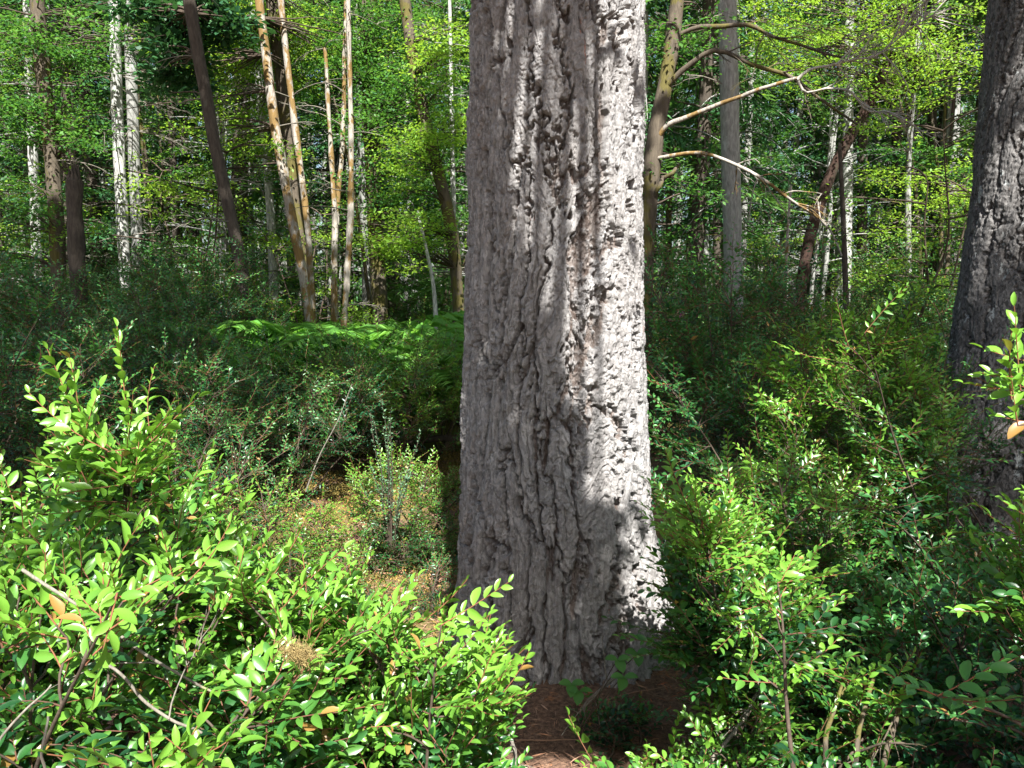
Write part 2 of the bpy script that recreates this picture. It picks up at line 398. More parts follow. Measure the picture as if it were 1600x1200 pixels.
g = Geo(); g.add(np.stack([XX, YY, ZZ], -1).reshape(-1, 3), np.stack([ii, ii + 1, ii + nx + 1, ii + nx], -1))
m, n, l = new_mat("forest_floor")
tc = n.new("ShaderNodeTexCoord")
f1 = noise_node(n, l, 70, 8, .7, tc.outputs["Object"]); f2 = noise_node(n, l, 1.3, 6, .65, tc.outputs["Object"]); f3 = noise_node(n, l, 9, 6, .7, tc.outputs["Object"])
lit = ramp(n, l, f1, [(.3, (.05, .03, .02)), (.5, (.16, .09, .055)), (.72, (.32, .19, .12))])
moss = ramp(n, l, f1, [(.3, (.08, .07, .014)), (.7, (.22, .18, .04))])
k = ramp(n, l, f2, [(.45, (0, 0, 0)), (.51, (1, 1, 1))])
sx = n.new("ShaderNodeSeparateXYZ"); l.new(tc.outputs["Object"], sx.inputs[0]); mr = n.new("ShaderNodeMapRange"); mr.inputs[1].default_value = 3.3; mr.inputs[2].default_value = 3.9; l.new(sx.outputs[1], mr.inputs[0])
mk_ = n.new("ShaderNodeMath"); mk_.operation = 'MULTIPLY'; l.new(k, mk_.inputs[0]); l.new(mr.outputs[0], mk_.inputs[1]); col = mixc(n, l, mk_.outputs[0], lit, moss)
k3 = ramp(n, l, f3, [(.60, (0, 0, 0)), (.66, (1, 1, 1))]); col = mixc(n, l, k3, col, (.32, .14, .06))
p = n.new("ShaderNodeBsdfPrincipled"); l.new(col, p.inputs["Base Color"]); p.inputs["Roughness"].default_value = .95
b = n.new("ShaderNodeBump"); b.inputs["Distance"].default_value = .03; b.inputs["Strength"].default_value = .8; l.new(f1, b.inputs["Height"]); l.new(b.outputs[0], p.inputs["Normal"])
o = n.new("ShaderNodeOutputMaterial"); l.new(p.outputs[0], o.inputs[0])
tag(link("ground", g.mesh("ground", m)), "brown forest floor of needles and golden moss", None, None, "structure")

# ------------------------------------------------------------------ big furrowed trunks
def big_trunk(cx, cy, prof, flare, nu, dz, ztop_fine, ztop, seed, lean=(0, 0), amp=1.0, mat='fir_bark'):
    """prof: [(z, radius)], flare: [(angle, width, size, z-height)] lobes at the roots"""
    z0 = -.35; zf = np.arange(z0, ztop_fine, dz); zc = np.linspace(ztop_fine, ztop, 120)[1:]
    z = np.concatenate([zf, zc]).astype(np.float32); th = (np.arange(nu) / nu * 2 * np.pi).astype(np.float32)
    TH, Z = np.meshgrid(th, z); pr = np.array(prof)
    r0 = np.interp(Z, pr[:, 0], pr[:, 1]).astype(np.float32)
    for a, w, sz, hz in flare:
        da = np.angle(np.exp(1j * (TH - a))); r0 = r0 + sz * np.exp(-(da / w) ** 2) * np.exp(-np.maximum(Z + .05, 0) / hz)
    r0 = r0 * (1 + .03 * np.sin(TH * 3 + Z * .7 + seed) + .02 * np.sin(TH * 5 - Z * 1.1))
    cxn, cyn = np.cos(TH), np.sin(TH)
    wx = fbm(cxn * 1.3, cyn * 1.3, Z * .9, 2, seed); wm = fbm(cxn * 4.2, cyn * 4.2, Z * 3.2, 3, seed + 5)
    wf = fbm(cxn * 13, cyn * 13, Z * 22, 3, seed + 30)
    def plates(nc, vz, s, a_lo, a_mid, a_fine):
        k = nc / 26
        u = TH / (2 * np.pi) * nc + (wx * a_lo * 1.3 + wm * a_mid * .32) * k + wf * a_fine * 1.6; v = Z * vz + wm * .35 * vz / 2.7 + wf * .12
        f1_, f2_, cv = worley2(u, v, nc, s); return f2_ - f1_, f1_, cv
    e1, c1, v1 = plates(23, 1.55, seed, 1, .8, .12); e2, c2, v2 = plates(50, 4.2, seed + 1, 1, .9, .14)
    e3, c3, v3 = plates(110, 20, seed + 2, 1, .8, .3); e4, c4, v4 = plates(230, 75, seed + 3, 1, .6, .5)
    rough = fbm(cxn * 22, cyn * 22, Z * 50, 3, seed + 60, .6)
    j1 = (v3 - .5) * .13 + rough * .04
    p1 = sstep(.02, .17, e1 + j1 * .8); p2 = sstep(.0, .2, e2 + j1); q1 = sstep(0, .8, e1)
    micro = fbm(cxn * 60, cyn * 60, Z * 200, 3, seed + 70)
    gate = sstep(-.5, .35, fbm(cxn * 2.6, cyn * 2.6, Z * 2.2, 2, seed + 80))
    e5, c5, v5 = plates(90, 60, seed + 4, 1, .7, .9)
    scal = 1 - sstep(0, .16, e3 + .05 * rough)
    chip = np.abs(fbm(cxn * 12, cyn * 12, Z * 16, 3, seed + 95))
    h = (-.032 * (1 - p1) + .011 * q1 - .013 * (1 - p2) * (.35 + .65 * gate) + (v1 - .5) * .005 + (v2 - .5) * .006
         + (v3 - .5) * .0046 + (v4 - .5) * .0040 + (v5 - .5) * .0040 + .006 * np.minimum(chip, .35) + rough * .0008 + micro * .0010)
    r = r0 + amp * h
    X = cx + lean[0] * Z + r * cxn; Y = cy + lean[1] * Z + r * cyn
    crest = np.clip(p1 * (.35 + .65 * (1 - (1 - p2) * (.25 + .75 * gate))) + .03 * rough, 0, 1)
    nz = len(z); a = np.arange(nz - 1)[:, None] * nu; j = np.arange(nu)[None]; jn = (j + 1) % nu
    Fq = np.stack([a + j, a + jn, a + nu + jn, a + nu + j], -1).reshape(-1, 4)
    g = Geo(); g.add(np.stack([X, Y, Z], -1).reshape(-1, 3), Fq, crest.ravel())
    return g.mesh("trunk", M[mat], "crest"), (X, Y, Z)
TX, TY = .180, 3.5
fir = thing("fir_tree", "massive furrowed fir trunk filling the centre of the view, sunlit down its face", "tree", (0, 0, 0))
me, fir_surf = big_trunk(TX, TY, [(-.4, .46), (0, .43), (.15, .405), (.4, .384), (.9, .376), (1.3, .366), (1.8, .350), (3, .340), (14, .22)],
               [(R(-14), .36, .34, .30), (R(-22), .8, .07, .7), (R(-60), .4, .06, .3), (R(205), .5, .10, .25), (R(100), .6, .15, .25), (R(-110), .35, .05, .2)], 1000, .0026, 3.2, 14, 11)
link("trunk", me, fir)
fir2 = thing("fir_tree", "dark fir trunk spotted with pale lichen at the right edge", "tree", (0, 0, 0))
D2 = 5.6; c2 = at(1628, 300, D2)
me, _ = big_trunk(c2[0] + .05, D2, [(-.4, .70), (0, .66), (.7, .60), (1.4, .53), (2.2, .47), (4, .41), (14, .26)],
               [(R(180), .5, .12, .35), (R(-70), .5, .12, .3), (R(40), .5, .15, .3)], 620, .0062, 4.6, 14, 23, mat='fir_bark_lichen_shaded', lean=(.01, 0), amp=.75)
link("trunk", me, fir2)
# ------------------------------------------------------------------ trunks of the woods behind
def trunk_path(pts, top_z=11.0, m=26):
    """pts: (X, Y, D) from top to bottom in the photo; carried on down into the ground and up out of the view"""
    W = np.array([at(*p) for p in pts])[::-1]
    d = W[0] - W[1]; d = d / max(1e-6, abs(d[2])) * .6 if abs(d[2]) > .05 else np.array([0, 0, -.5])
    g0 = W[0] + d * max(0, (W[0][2] + .25)); g0 = np.array([W[0][0] * .6 + g0[0] * .4, W[0][1], -.25])
    P = [g0] + list(W)
    if top_z and W[-1][2] < top_z:
        u = unit(W[-1] - W[-2]); u = unit(u + np.array([0, 0, .3])); P.append(W[-1] + u * (top_z - W[-1][2]) / max(.3, u[2]))
    P = np.array(P); s = np.concatenate([[0], np.cumsum(np.linalg.norm(np.diff(P, axis=0), axis=1))])
    q = np.linspace(0, s[-1], m)
    Q = np.stack([np.interp(q, s, P[:, k]) for k in range(3)], -1)
    for _ in range(2): Q[1:-1] = (Q[:-2] + 2 * Q[1:-1] + Q[2:]) / 4
    return Q
def twig_fan(g, p, d, L, rg, depth=2, r=.006, droop=.25):
    """a bare branch with side twigs"""
    d = unit(d); end = p + d * L + np.array([0, 0, -droop * L * rg.uniform(.2, 1)])
    P = wiggle(bez(p, p + d * L * .55 + np.array([0, 0, .05 * L]), end, 9), .05 * L, rg.uniform(0, 99))
    tube(g, P, np.linspace(r, r * .3, 9), 4)
    if depth > 0:
        for k in range(int(rg.integers(2, 5))):
            i = int(rg.integers(2, 8)); T = unit(P[min(i + 1, 8)] - P[i - 1])
            twig_fan(g, P[i], T + rg.normal(0, .45, 3), L * rg.uniform(.25, .5), rg, depth - 1, r * .5, droop * .5)
def leaf_cloud(gl, gt, centres, anchors, rg, n_per, rad, leaf, flat=.3, wd=.6, lod=2, age=(.2, .8), drop=0):
    """layered clumps of leaves at centres, each on a twig from its anchor"""
    for c, a in zip(centres, anchors):
        n = int(n_per * rg.uniform(.5, 1.4)); tilt = rg.normal(0, .22, 2)
        rr = rad * rg.uniform(.6, 1.3)
        q = rg.normal(0, .5, (n, 3)) * rr; q[:, 2] = q[:, 2] * flat + q[:, 0] * tilt[0] + q[:, 1] * tilt[1] - drop * (np.hypot(q[:, 0], q[:, 1]))
        P = c + q; out = np.column_stack([q[:, 0], q[:, 1], np.zeros(n)]); A = unit(out + rg.normal(0, .35 * rr, (n, 3)) + 1e-5)
        N = np.array([0, 0, 1.0]) + rg.normal(0, .38, (n, 3))
        leaves(gl, P, A, N, leaf * rg.uniform(.6, 1.2, n), wd, np.clip(rg.uniform(*age) + rg.normal(0, .12, n), 0, .88), lod)
        if gt is not None and a is not None:
            Pp = wiggle(bez(a, (a + c) / 2 + np.array([0, 0, .1]), c, 6), .04, rg.uniform(0, 99)); tube(gt, Pp, np.linspace(.012, .004, 6), 4)
            for k in range(3):
                tube(gt, bez(c, c + rg.normal(0, .2, 3) * rr, c + rg.normal(0, .6, 3) * rr * np.array([1, 1, flat]), 4), [.004, .003, .002, .001], 3)
def near_on(P, c):
    d = np.linalg.norm(P - c, axis=1) + np.where(P[:, 2] > c[2] + .1, 1.0, 0); return P[int(np.argmin(d))]

def photo_tree(name, label, pts, w, mat, cat="tree", top_z=11, twigs=0, twig_L=.8, twig_z=(1.2, 7), crown=None, seed=1, group=None, twig_side=0, taper=.6, lump=.11, wbot=None, tw_mat='dead_wood'):
    """crown: (material, list of (X, Y, D, radius px, n clumps), leaf m, leaves per clump)"""
    rg = np.random.default_rng(seed); P = trunk_path(pts, top_z); base = P[0] * [1, 1, 0]
    D = pts[-1][2]; r = w / 2 / F_PX * D
    rad = r * np.interp(np.linspace(0, 1, len(P)), [0, .06, .5, 1], [1.35 if wbot is None else wbot, 1.05, 1, taper])
    g = Geo(); tube(g, P - base, rad, 14, 0, 0, lump, seed)
    root = thing(name, label, cat, base, group); link("trunk", g.mesh("trunk", M[mat]), root)
    if twigs:
        for k in range(twigs):
            g = Geo()
            z = rg.uniform(*twig_z); i = int(np.argmin(abs(P[:, 2] - z))); a = rg.uniform(0, 6.28)
            if twig_side: a = (0 if twig_side > 0 else np.pi) + rg.normal(0, .6)
            twig_fan(g, P[i] - base, np.array([math.cos(a), math.sin(a), rg.uniform(-.3, .35)]), twig_L * rg.uniform(.4, 1.2), rg, 2, .009)
            link("dead_branch", g.mesh("dead_branch", M[tw_mat]), root)
    if crown:
        cm, spots, lf, npc = crown; gl, gt = Geo(), Geo()
        for X, Y, Dc, rp, nc in spots:
            rw = rp / F_PX * Dc; c0 = at(X, Y, Dc)
            q = rg.normal(0, .5, (nc, 3)) * rw * [1, 1, .8]; cs = c0 + q
            an = [near_on(P, c) for c in cs]
            leaf_cloud(gl, gt, cs - base, np.array(an) - base, rg, int(npc * 1.5), .33, lf * .85)
        join(gl, gt); link("crown", gl.mesh("crown", [M[cm], M['stem']]), root)
    return root, P, base

PT = photo_tree
PT("alder_tree", "bright pale trunk with bare side twigs, left one of a close pair", [(178, 0, 12), (184, 200, 12), (196, 440, 12)], 17, 'white_bark', twigs=34, twig_L=1.0, seed=3)
PT("alder_tree", "greyer pale trunk just behind and right of the bright white one", [(202, 0, 13.5), (208, 200, 13.5), (216, 430, 13.5)], 17, 'grey_bark', twigs=26, twig_L=1.0, seed=4, twig_side=1)
PT("alder_tree", "dark leafy trunk nearest the left edge with green clusters round it", [(58, 0, 11), (68, 130, 11), (84, 260, 11), (92, 430, 11)], 22, 'mossy_dark', twigs=8, seed=5,
   crown=('green', [(40, 60, 11, 70, 26), (20, 180, 11, 60, 22), (110, 200, 11, 60, 22), (60, 330, 11, 70, 22), (120, 70, 11.5, 60, 18), (20, 420, 11, 60, 16)], .075, 60))
PT("alder_tree", "chalky broken trunk half hidden behind the dark leafy one at far left", [(44, 20, 14), (50, 200, 14), (58, 400, 14)], 15, 'white_bark', seed=6, twigs=6)
PT("alder_tree", "thin pale trunk between the dark leafy trunk and the charred snag", [(83, 0, 17), (86, 200, 17), (90, 430, 17)], 12, 'grey_bark', seed=7, twigs=8)
PT("dead_snag", "short charred dead trunk snapped off flat at the left", [(116, 282, 10), (118, 350, 10), (121, 440, 10)], 25, 'dark_bark', cat="snag", top_z=None, taper=.9, seed=8, wbot=1.1, lump=.2)
sn = [o for o in bpy.data.objects if o.name.startswith("dead_snag")][0]; g = Geo(); tp_ = at(116, 282, 10) - np.array(sn.location)
for k in range(9):
    a_ = k * .7; q_ = tp_ + np.array([math.cos(a_), math.sin(a_), 0]) * .055; tube(g, np.array([q_ - [0, 0, .08], q_ + [0, 0, .02], q_ + [rng.normal(0, .01), 0, rng.uniform(.05, .22)]]), [.035, .028, .004], 5)
link("splinter", g.mesh("splinter", M["dark_bark"]), sn)
PT("fir_tree", "dark fir trunk leaning left as it rises out of the thicket", [(294, 0, 9.5), (318, 130, 9.5), (345, 280, 9.5), (384, 430, 9.5)], 18, 'dark_bark', twigs=12, twig_L=.7, seed=9,
   crown=('needle', [(330, 40, 10.3, 60, 22), (275, 110, 10.3, 50, 16), (250, 30, 10.3, 50, 16)], .13, 60))
PT("alder_tree", "leaning white trunk crusted with golden moss, left of its dark neighbour", [(404, 0, 11), (420, 130, 11), (440, 260, 11), (464, 380, 11), (488, 500, 11)], 14, 'moss_bark', twigs=10, seed=10, lump=.22,
   crown=('spring', [(350, 90, 12.5, 85, 60), (420, 40, 12.5, 80, 45), (330, 10, 12.5, 80, 36), (380, 200, 12.5, 70, 26), (490, 70, 13, 80, 34), (30, 90, 14, 70, 22)], .07, 60))
PT("alder_tree", "second moss spotted leaning trunk right beside the dark bare one", [(438, 0, 11.4), (452, 130, 11.4), (466, 240, 11.4), (480, 330, 11.4), (490, 495, 11.4)], 10, 'moss_bark', twigs=8, seed=11, lump=.22)
PT("alder_tree", "dark shaded leaning trunk standing between the two moss spotted ones", [(424, 0, 12.2), (440, 140, 12.2), (458, 280, 12.2), (482, 480, 12.2)], 17, 'mossy_dark', seed=12, twigs=4)
PT("alder_tree", "slim mossy trunk, leftmost of three thin upright ones before the ferns", [(512, 150, 11.8), (518, 250, 11.8), (524, 350, 11.8), (523, 500, 11.8)], 9, 'moss_bark', seed=13, lump=.3, top_z=5, twigs=5)
PT("alder_tree", "slim mossy trunk bent toward the middle of three thin upright ones", [(538, 130, 12), (536, 220, 12), (527, 320, 12), (521, 430, 12)], 8, 'moss_bark', seed=14, lump=.3, top_z=6, twigs=5)
PT("alder_tree", "reddish moss flecked thin trunk, rightmost of three upright ones", [(546, 110, 11.2), (549, 240, 11.2), (548, 350, 11.2), (537, 500, 11.2)], 9, 'moss_bark', seed=15, lump=.3, top_z=6, twigs=6)
PT("maple_tree", "upright dark mossy trunk behind the bright fern patch", [(572, 0, 13), (580, 200, 13), (590, 420, 13), (594, 480, 13)], 24, 'mossy_dark', seed=16, twigs=8,
   crown=('green', [(600, 60, 12.6, 80, 34), (640, 150, 12.2, 70, 30), (590, 200, 12, 60, 20), (550, 110, 12.2, 60, 20), (620, 300, 12, 70, 26), (560, 20, 12.6, 70, 20)], .07, 60))
PT("maple_tree", "dark trunk curving right with leafy shoots, close left of the big fir", [(632, 0, 12), (646, 100, 12), (662, 200, 12), (700, 310, 12), (716, 440, 12)], 18, 'mossy_dark', seed=17, twigs=10, lump=.15,
   crown=('spring', [(690, 90, 11.5, 60, 22), (640, 250, 11.3, 60, 20), (650, 370, 11.2, 60, 22), (700, 200, 11.6, 50, 18), (600, 380, 11.4, 50, 12)], .07, 60))
PT("alder_tree", "thin white pole leaning left in front of the green brush", [(652, 330, 11), (664, 380, 11), (678, 445, 11)], 7, 'white_bark', seed=18, top_z=None, taper=.6)
PT("alder_tree", "thin upright pale trunk close beside the left edge of the big fir", [(706, 200, 12.6), (708, 300, 12.6), (711, 480, 12.6)], 8, 'white_bark', seed=19, top_z=6, twigs=3)
# right of the big fir
PT("fir_tree", "straight light grey trunk standing right of the big fir", [(1136, 0, 11), (1141, 200, 11), (1146, 460, 11)], 28, 'grey_bark', seed=30, twigs=8, twig_L=.7)
rt, P, base = PT("maple_tree", "gnarled mossy maple leaning out from behind the right edge of the big fir", [(1062, -20, 8.6), (1052, 60, 8.6), (1040, 130, 8.5), (1020, 220, 8.5), (1012, 320, 8.5), (1008, 460, 8.5)], 26, 'mossy_dark', seed=31, lump=.18, top_z=6,
   crown=('green', [(1080, 60, 8.8, 60, 16), (1040, 300, 8.8, 50, 10), (1030, 400, 8.8, 60, 12)], .06, 50))
def photo_branch(root, base, pts, w0, w1, mat, name="branch", seed=0, tw=0, tl=.4, lump=.2, label=None):
    W = np.array([at(*p) for p in pts]); s = np.concatenate([[0], np.cumsum(np.linalg.norm(np.diff(W, axis=0), axis=1))]); q = np.linspace(0, s[-1], 18)
    Q = np.stack([np.interp(q, s, W[:, k]) for k in range(3)], -1); Q[1:-1] = (Q[:-2] + 2 * Q[1:-1] + Q[2:]) / 4
    D = pts[0][2]; g = Geo(); rg = np.random.default_rng(seed + 5); Q = wiggle(Q, .05, seed * 1.7, 6)
    tube(g, Q - base, np.linspace(w0, w1, 18) / 2 / F_PX * D, 8, 0, 0, lump, seed)
    for k in range(tw):
        i = int(rg.integers(5, 17)); T = unit(Q[min(i + 1, 17)] - Q[i - 1])
        twig_fan(g, Q[i] - base, T + rg.normal(0, .55, 3), tl * rg.uniform(.5, 1.5), rg, 3, .0075)
    o = link(name, g.mesh(name, M[mat]), root)
    if label: o['label'] = label
    return Q
photo_branch(rt, base, [(1018, 232, 8.5), (1050, 190, 8.4), (1130, 160, 8.2), (1200, 140, 8.0), (1245, 122, 7.9)], 8, 5, 'moss_bark', seed=1, label="branch coated in golden moss")
photo_branch(rt, base, [(1245, 125, 7.9), (1262, 104, 7.9), (1300, 98, 7.8), (1370, 88, 7.7), (1420, 40, 7.6), (1470, 20, 7.6)], 4.5, 1.5, 'pale_wood', seed=2, tw=26, tl=.5, lump=.3)
photo_branch(rt, base, [(1245, 120, 7.9), (1262, 145, 7.9), (1300, 130, 7.8), (1350, 165, 7.7), (1415, 195, 7.7)], 4.5, 1.5, 'pale_wood', seed=3, tw=12, tl=.3, lump=.3)
photo_branch(rt, base, [(1036, 140, 8.5), (1070, 95, 8.4), (1120, 80, 8.3), (1180, 95, 8.2), (1240, 125, 8.1), (1300, 170, 8.0), (1340, 195, 8)], 9, 3, 'mossy_dark', seed=4, tw=9)
photo_branch(rt, base, [(1050, 60, 8.6), (1090, 38, 8.5), (1160, 38, 8.4), (1230, 60, 8.3), (1320, 90, 8.2)], 8, 3, 'mossy_dark', seed=5, tw=10)
photo_branch(rt, base, [(1010, 250, 8.5), (1090, 238, 8.2), (1140, 255, 8.0), (1200, 292, 7.9), (1260, 325, 7.8), (1300, 350, 7.8), (1315, 400, 7.8)], 7, 2.5, 'moss_bark', seed=6, tw=12, tl=.4)
photo_branch(rt, base, [(1014, 330, 8.5), (1030, 300, 8.4), (1060, 260, 8.4)], 9, 6, 'mossy_dark', seed=7)
rt, P, base = PT("maple_tree", "leaf bearing spring maple with yellow green crown above the bleached twigs", [(1440, -20, 13), (1430, 100, 13), (1418, 250, 13), (1420, 440, 13)], 9, 'grey_bark', seed=33, twigs=6,
   crown=('spring', [(1300, 50, 11.5, 110, 30), (1400, 40, 11.5, 110, 34), (1470, 90, 12, 80, 26), (1230, 30, 11.8, 80, 18), (1380, 130, 11.8, 70, 12)], .065, 60))
PT("madrone_tree", "dark red trunk leaning steeply right in the woods right of the big fir", [(1400, 60, 12), (1370, 150, 12), (1320, 222, 12), (1290, 290, 12), (1262, 370, 12), (1250, 460, 12)], 16, 'red_bark', seed=34, top_z=8, wbot=1.4, lump=.15)
PT("fir_tree", "pale trunk just right of the leaning red one", [(1326, 100, 16), (1325, 230, 16), (1322, 430, 16)], 15, 'white_bark', seed=35)
PT("fir_tree", "shadowy trunk between the pale trunk and the slim birch on the right", [(1350, 0, 16.5), (1348, 220, 16.5), (1346, 440, 16.5)], 15, 'dark_bark', seed=36)
PT("fir_tree", "thin black trunk crossing in front of the pale one right of the red leaning tree", [(1312, 225, 10.5), (1315, 290, 10.5), (1318, 350, 10.5), (1322, 470, 10.5)], 9, 'dark_bark', seed=37, top_z=None)
PT("alder_tree", "slender rust coloured stem with bare twigs low in the right woods", [(1236, 290, 10), (1231, 350, 10), (1227, 450, 10)], 6, 'moss_bark', seed=38, top_z=None, twigs=10, twig_L=.5, twig_z=(1.5, 3))
PT("fir_tree", "dim slim trunk first right of the gnarled maple", [(1090, 0, 16), (1097, 200, 16), (1100, 440, 16)], 16, 'grey_bark', seed=39, twigs=8)
PT("fir_tree", "dim slim trunk close left of the straight light grey one", [(1116, 0, 18), (1119, 200, 18), (1121, 440, 18)], 12, 'dark_bark', seed=40)
PT("fir_tree", "narrow dark trunk near the big lichen spotted fir on the right", [(1455, 0, 17), (1457, 200, 17), (1459, 430, 17)], 13, 'dark_bark', seed=41, twigs=5)
PT("fir_tree", "forked grey trunk peeping above the gnarled maple at top", [(1174, 60, 15), (1172, 180, 15), (1163, 300, 15), (1160, 430, 15)], 10, 'grey_bark', seed=42)

# ------------------------------------------------------------------ generic conifers and broadleaf saplings of the woods
def conifer(name, label, loc, seed, H, r, low, mat, bark, group, nb=64, blen=1.7, dead=14):
    rg = np.random.default_rng(seed); root = thing(name, label, "tree", loc, group)
    g = Geo(); P = np.column_stack([np.linspace(0, rg.normal(0, .35), 24), np.linspace(0, rg.normal(0, .35), 24), np.linspace(-.2, H, 24)]); P = wiggle(P, .12, seed)
    tube(g, P, np.linspace(r, r * .25, 24), 12, 0, 0, .06, seed)
    gt, gl, gd = Geo(), Geo(), Geo()
    for k in range(nb):
        z = rg.uniform(low, H * .97); f = 1 - ((z - low) / (H - low)) ** 1.6 * .8; L = blen * f * rg.uniform(.55, 1.15); a = rg.uniform(0, 6.283)
        o = P[int(np.argmin(abs(P[:, 2] - z)))]; d = np.array([math.cos(a), math.sin(a), 0])
        e = o + d * L + np.array([0, 0, -L * rg.uniform(.15, .5)])
        B = bez(o, o + d * L * .5 + np.array([0, 0, .1 * L]), e, 9); tube(gt, B, np.linspace(.018, .004, 9), 4)
        n = int(95 * L); t = rg.uniform(.18, 1, n) ** .8; i = np.minimum((t * 8).astype(int), 7); q = B[i] + (B[i + 1] - B[i]) * (t * 8 - i)[:, None]
        sd = np.array([-d[1], d[0], 0]); wdt = (.12 + .42 * np.sin(t * np.pi * .85)) * L * .55; off = rg.uniform(-1, 1, n)
        q = q + sd * (off * wdt)[:, None] + np.array([0, 0, -1.0]) * (abs(off) * wdt * .35 + abs(rg.normal(0, .035, n)))[:, None]
        A = d * .7 + sd * off[:, None] * 1.1 + rg.normal(0, .3, (n, 3)) + [0, 0, -.25]
        leaves(gl, q, A, np.array([0, 0, 1.0]) + rg.normal(0, .3, (n, 3)), rg.uniform(.09, .2, n), .3, np.clip(.25 + .5 * t + rg.normal(0, .15, n), 0, .88), 2)
    for k in range(dead):
        z = rg.uniform(.8, low + 1.5); a = rg.uniform(0, 6.283); twig_fan(gd, P[int(np.argmin(abs(P[:, 2] - z)))], np.array([math.cos(a), math.sin(a), rg.uniform(-.3, .2)]), rg.uniform(.4, 1.3), rg, 1, .008)
    join(gl, gt); link("crown", gl.mesh("crown", [M[mat], M[bark]]), root)
    join(g, gd); link("trunk", g.mesh("trunk", [M[bark], M['dead_wood']]), root)
    return root
def sapling(name, label, loc, seed, H, r, mat, bark, group, ncl=60, spread=1.6, leaf=.075, lowest=.25):
    rg = np.random.default_rng(seed); root = thing(name, label, "tree", loc, group); g, gt, gl = Geo(), Geo(), Geo()
    stems = []
    for k in range(3):
        e = np.array([rg.normal(0, .7), rg.normal(0, .7), H * rg.uniform(.8, 1)]); P = wiggle(bez(np.array([0, 0, -.1]), np.array([e[0] * .2, e[1] * .2, H * .5]), e, 20), .18, seed + k)
        stems.append(P); tube(g, P, np.linspace(r, r * .2, 20), 8, 0, 0, .15, seed)
    A_ = np.concatenate(stems); cs = []
    for k in range(ncl):
        z = H * rg.uniform(lowest, 1.02); q = A_[int(np.argmin(abs(A_[:, 2] - z) + rg.uniform(0, .5, len(A_))))]; a = rg.uniform(0, 6.283); s = spread * rg.uniform(.1, 1) ** .7
        cs.append(q + [math.cos(a) * s, math.sin(a) * s, rg.uniform(-.1, .3)])
    leaf_cloud(gl, gt, np.array(cs), [near_on(A_, c) for c in cs], rg, 120, .36, leaf)
    link("trunk", g.mesh("trunk", M[bark]), root); join(gl, gt); link("crown", gl.mesh("crown", [M[mat], M[bark]]), root)
    return root
GC, GS = "conifers of the woods behind the thicket", "leafy young trees of the woods behind the thicket"
def side(x): return "left" if x < 1.5 else "right"
protoC = []
specs = [(12, .13, 2.6, 'needle', 'grey_bark', 1.7), (14, .16, 1.6, 'needle', 'dark_bark', 2.1), (11, .10, 3.6, 'needle_light', 'grey_bark', 1.6), (13, .14, .9, 'needle_light', 'dark_bark', 2.0), (14, .10, 5.5, 'needle', 'dark_bark', 1.6), (14, .085, 6.0, 'needle_light', 'white_bark', 1.5)]
CL = ["tall conifer with high dark crown and grey trunk in the {} woods", "dense dark drooping conifer with dark trunk in the {} woods",
      "slim light green conifer with bare grey lower trunk in the {} woods", "bright drooping hemlock feathered almost to the ground in the {} woods",
      "slender dark pole of a conifer with bare dead twigs in the {} woods", "thin pale pole of a conifer with bare dead twigs in the {} woods"]
SL = ["yellow green many stemmed young maple in the {} woods", "mid green leafy young tree in the {} woods", "low wide yellow green bush tree in the {} woods"]
cpos = []
rp = np.random.default_rng(77)
for row, (y0, y1, nrow) in enumerate([(13.5, 18, 22), (18, 24, 30), (24, 34, 36), (34, 46, 30)]):
    for k in range(nrow):
        y = rp.uniform(y0, y1); hw = y * .68; x = -hw + 2 * hw * (k + rp.uniform(.1, .9)) / nrow; cpos.append((x, y, row))
pc = {}
for q, (x, y, row) in enumerate(cpos):
    k = int(rp.choice([0, 1, 1, 2, 3, 4, 4, 5])) if row else int(rp.choice([0, 1, 4, 4, 5, 3]))
    lab = CL[k].format(side(x)); loc = (x, y, float(gz(x, y))); gname = ("near " if row < 2 else "distant ") + GC
    lab = lab if row < 2 else lab.replace("in the", "far back in the")
    if k not in pc:
        H, r, low, mt, bk, bl = specs[k]
        pc[k] = conifer("conifer_tree", lab, loc, 200 + k, H, r, low, mt, bk, gname, 70, bl, 40 if k > 3 else 14)
        pc[k].rotation_euler[2] = rp.uniform(0, 6.28)
    else: s = rp.uniform(.85, 1.35); copy_thing(pc[k], loc, rp.uniform(0, 6.28), (s, s, s * rp.uniform(.95, 1.2)), lab, gname)
ps = {}
sp = [(-8.3, 13, 0), (-6.5, 15.5, 1), (-5.0, 14.2, 0), (-3.6, 17, 0), (-2.4, 15.2, 1), (-1.2, 16.5, 1), (-.5, 14, 0), (2.5, 14.5, 1), (3.4, 17, 1), (4.6, 15.5, 2), (5.8, 16, 0), (7.6, 15, 1), (8.6, 17, 0), (9.8, 14.5, 1),
      (-10.5, 16, 1), (-12, 20, 0), (-8.5, 20, 0), (-2.5, 22, 0), (3.5, 22, 1), (9.5, 22, 0), (-4.4, 11.5, 2), (-7.4, 11.3, 2), (-2.9, 12.6, 2), (7.0, 12.5, 2), (5.6, 11.4, 2), (-14, 27, 0), (-7, 28, 1), (8, 28, 0), (15, 27, 1)]
for q, (x, y, k) in enumerate(sp):
    lab = SL[k].format(side(x)) if y < 19 else SL[k].format(side(x)).replace("in the", "farther back in the"); loc = (x, y, float(gz(x, y)))
    if k not in ps:
        ps[k] = sapling("young_tree", lab, loc, 300 + k, [7.5, 8, 3.2][k], [.04, .045, .025][k], ['green', 'green', 'spring'][k], ['grey_bark', 'mossy_dark', 'stem'][k], GS, [95, 95, 45][k], [1.9, 1.8, 1.3][k], [.062, .064, .055][k], [.22, .2, .1][k])
    else: s = rp.uniform(.85, 1.25); copy_thing(ps[k], loc, rp.uniform(0, 6.28), (s, s, s), lab, GS)
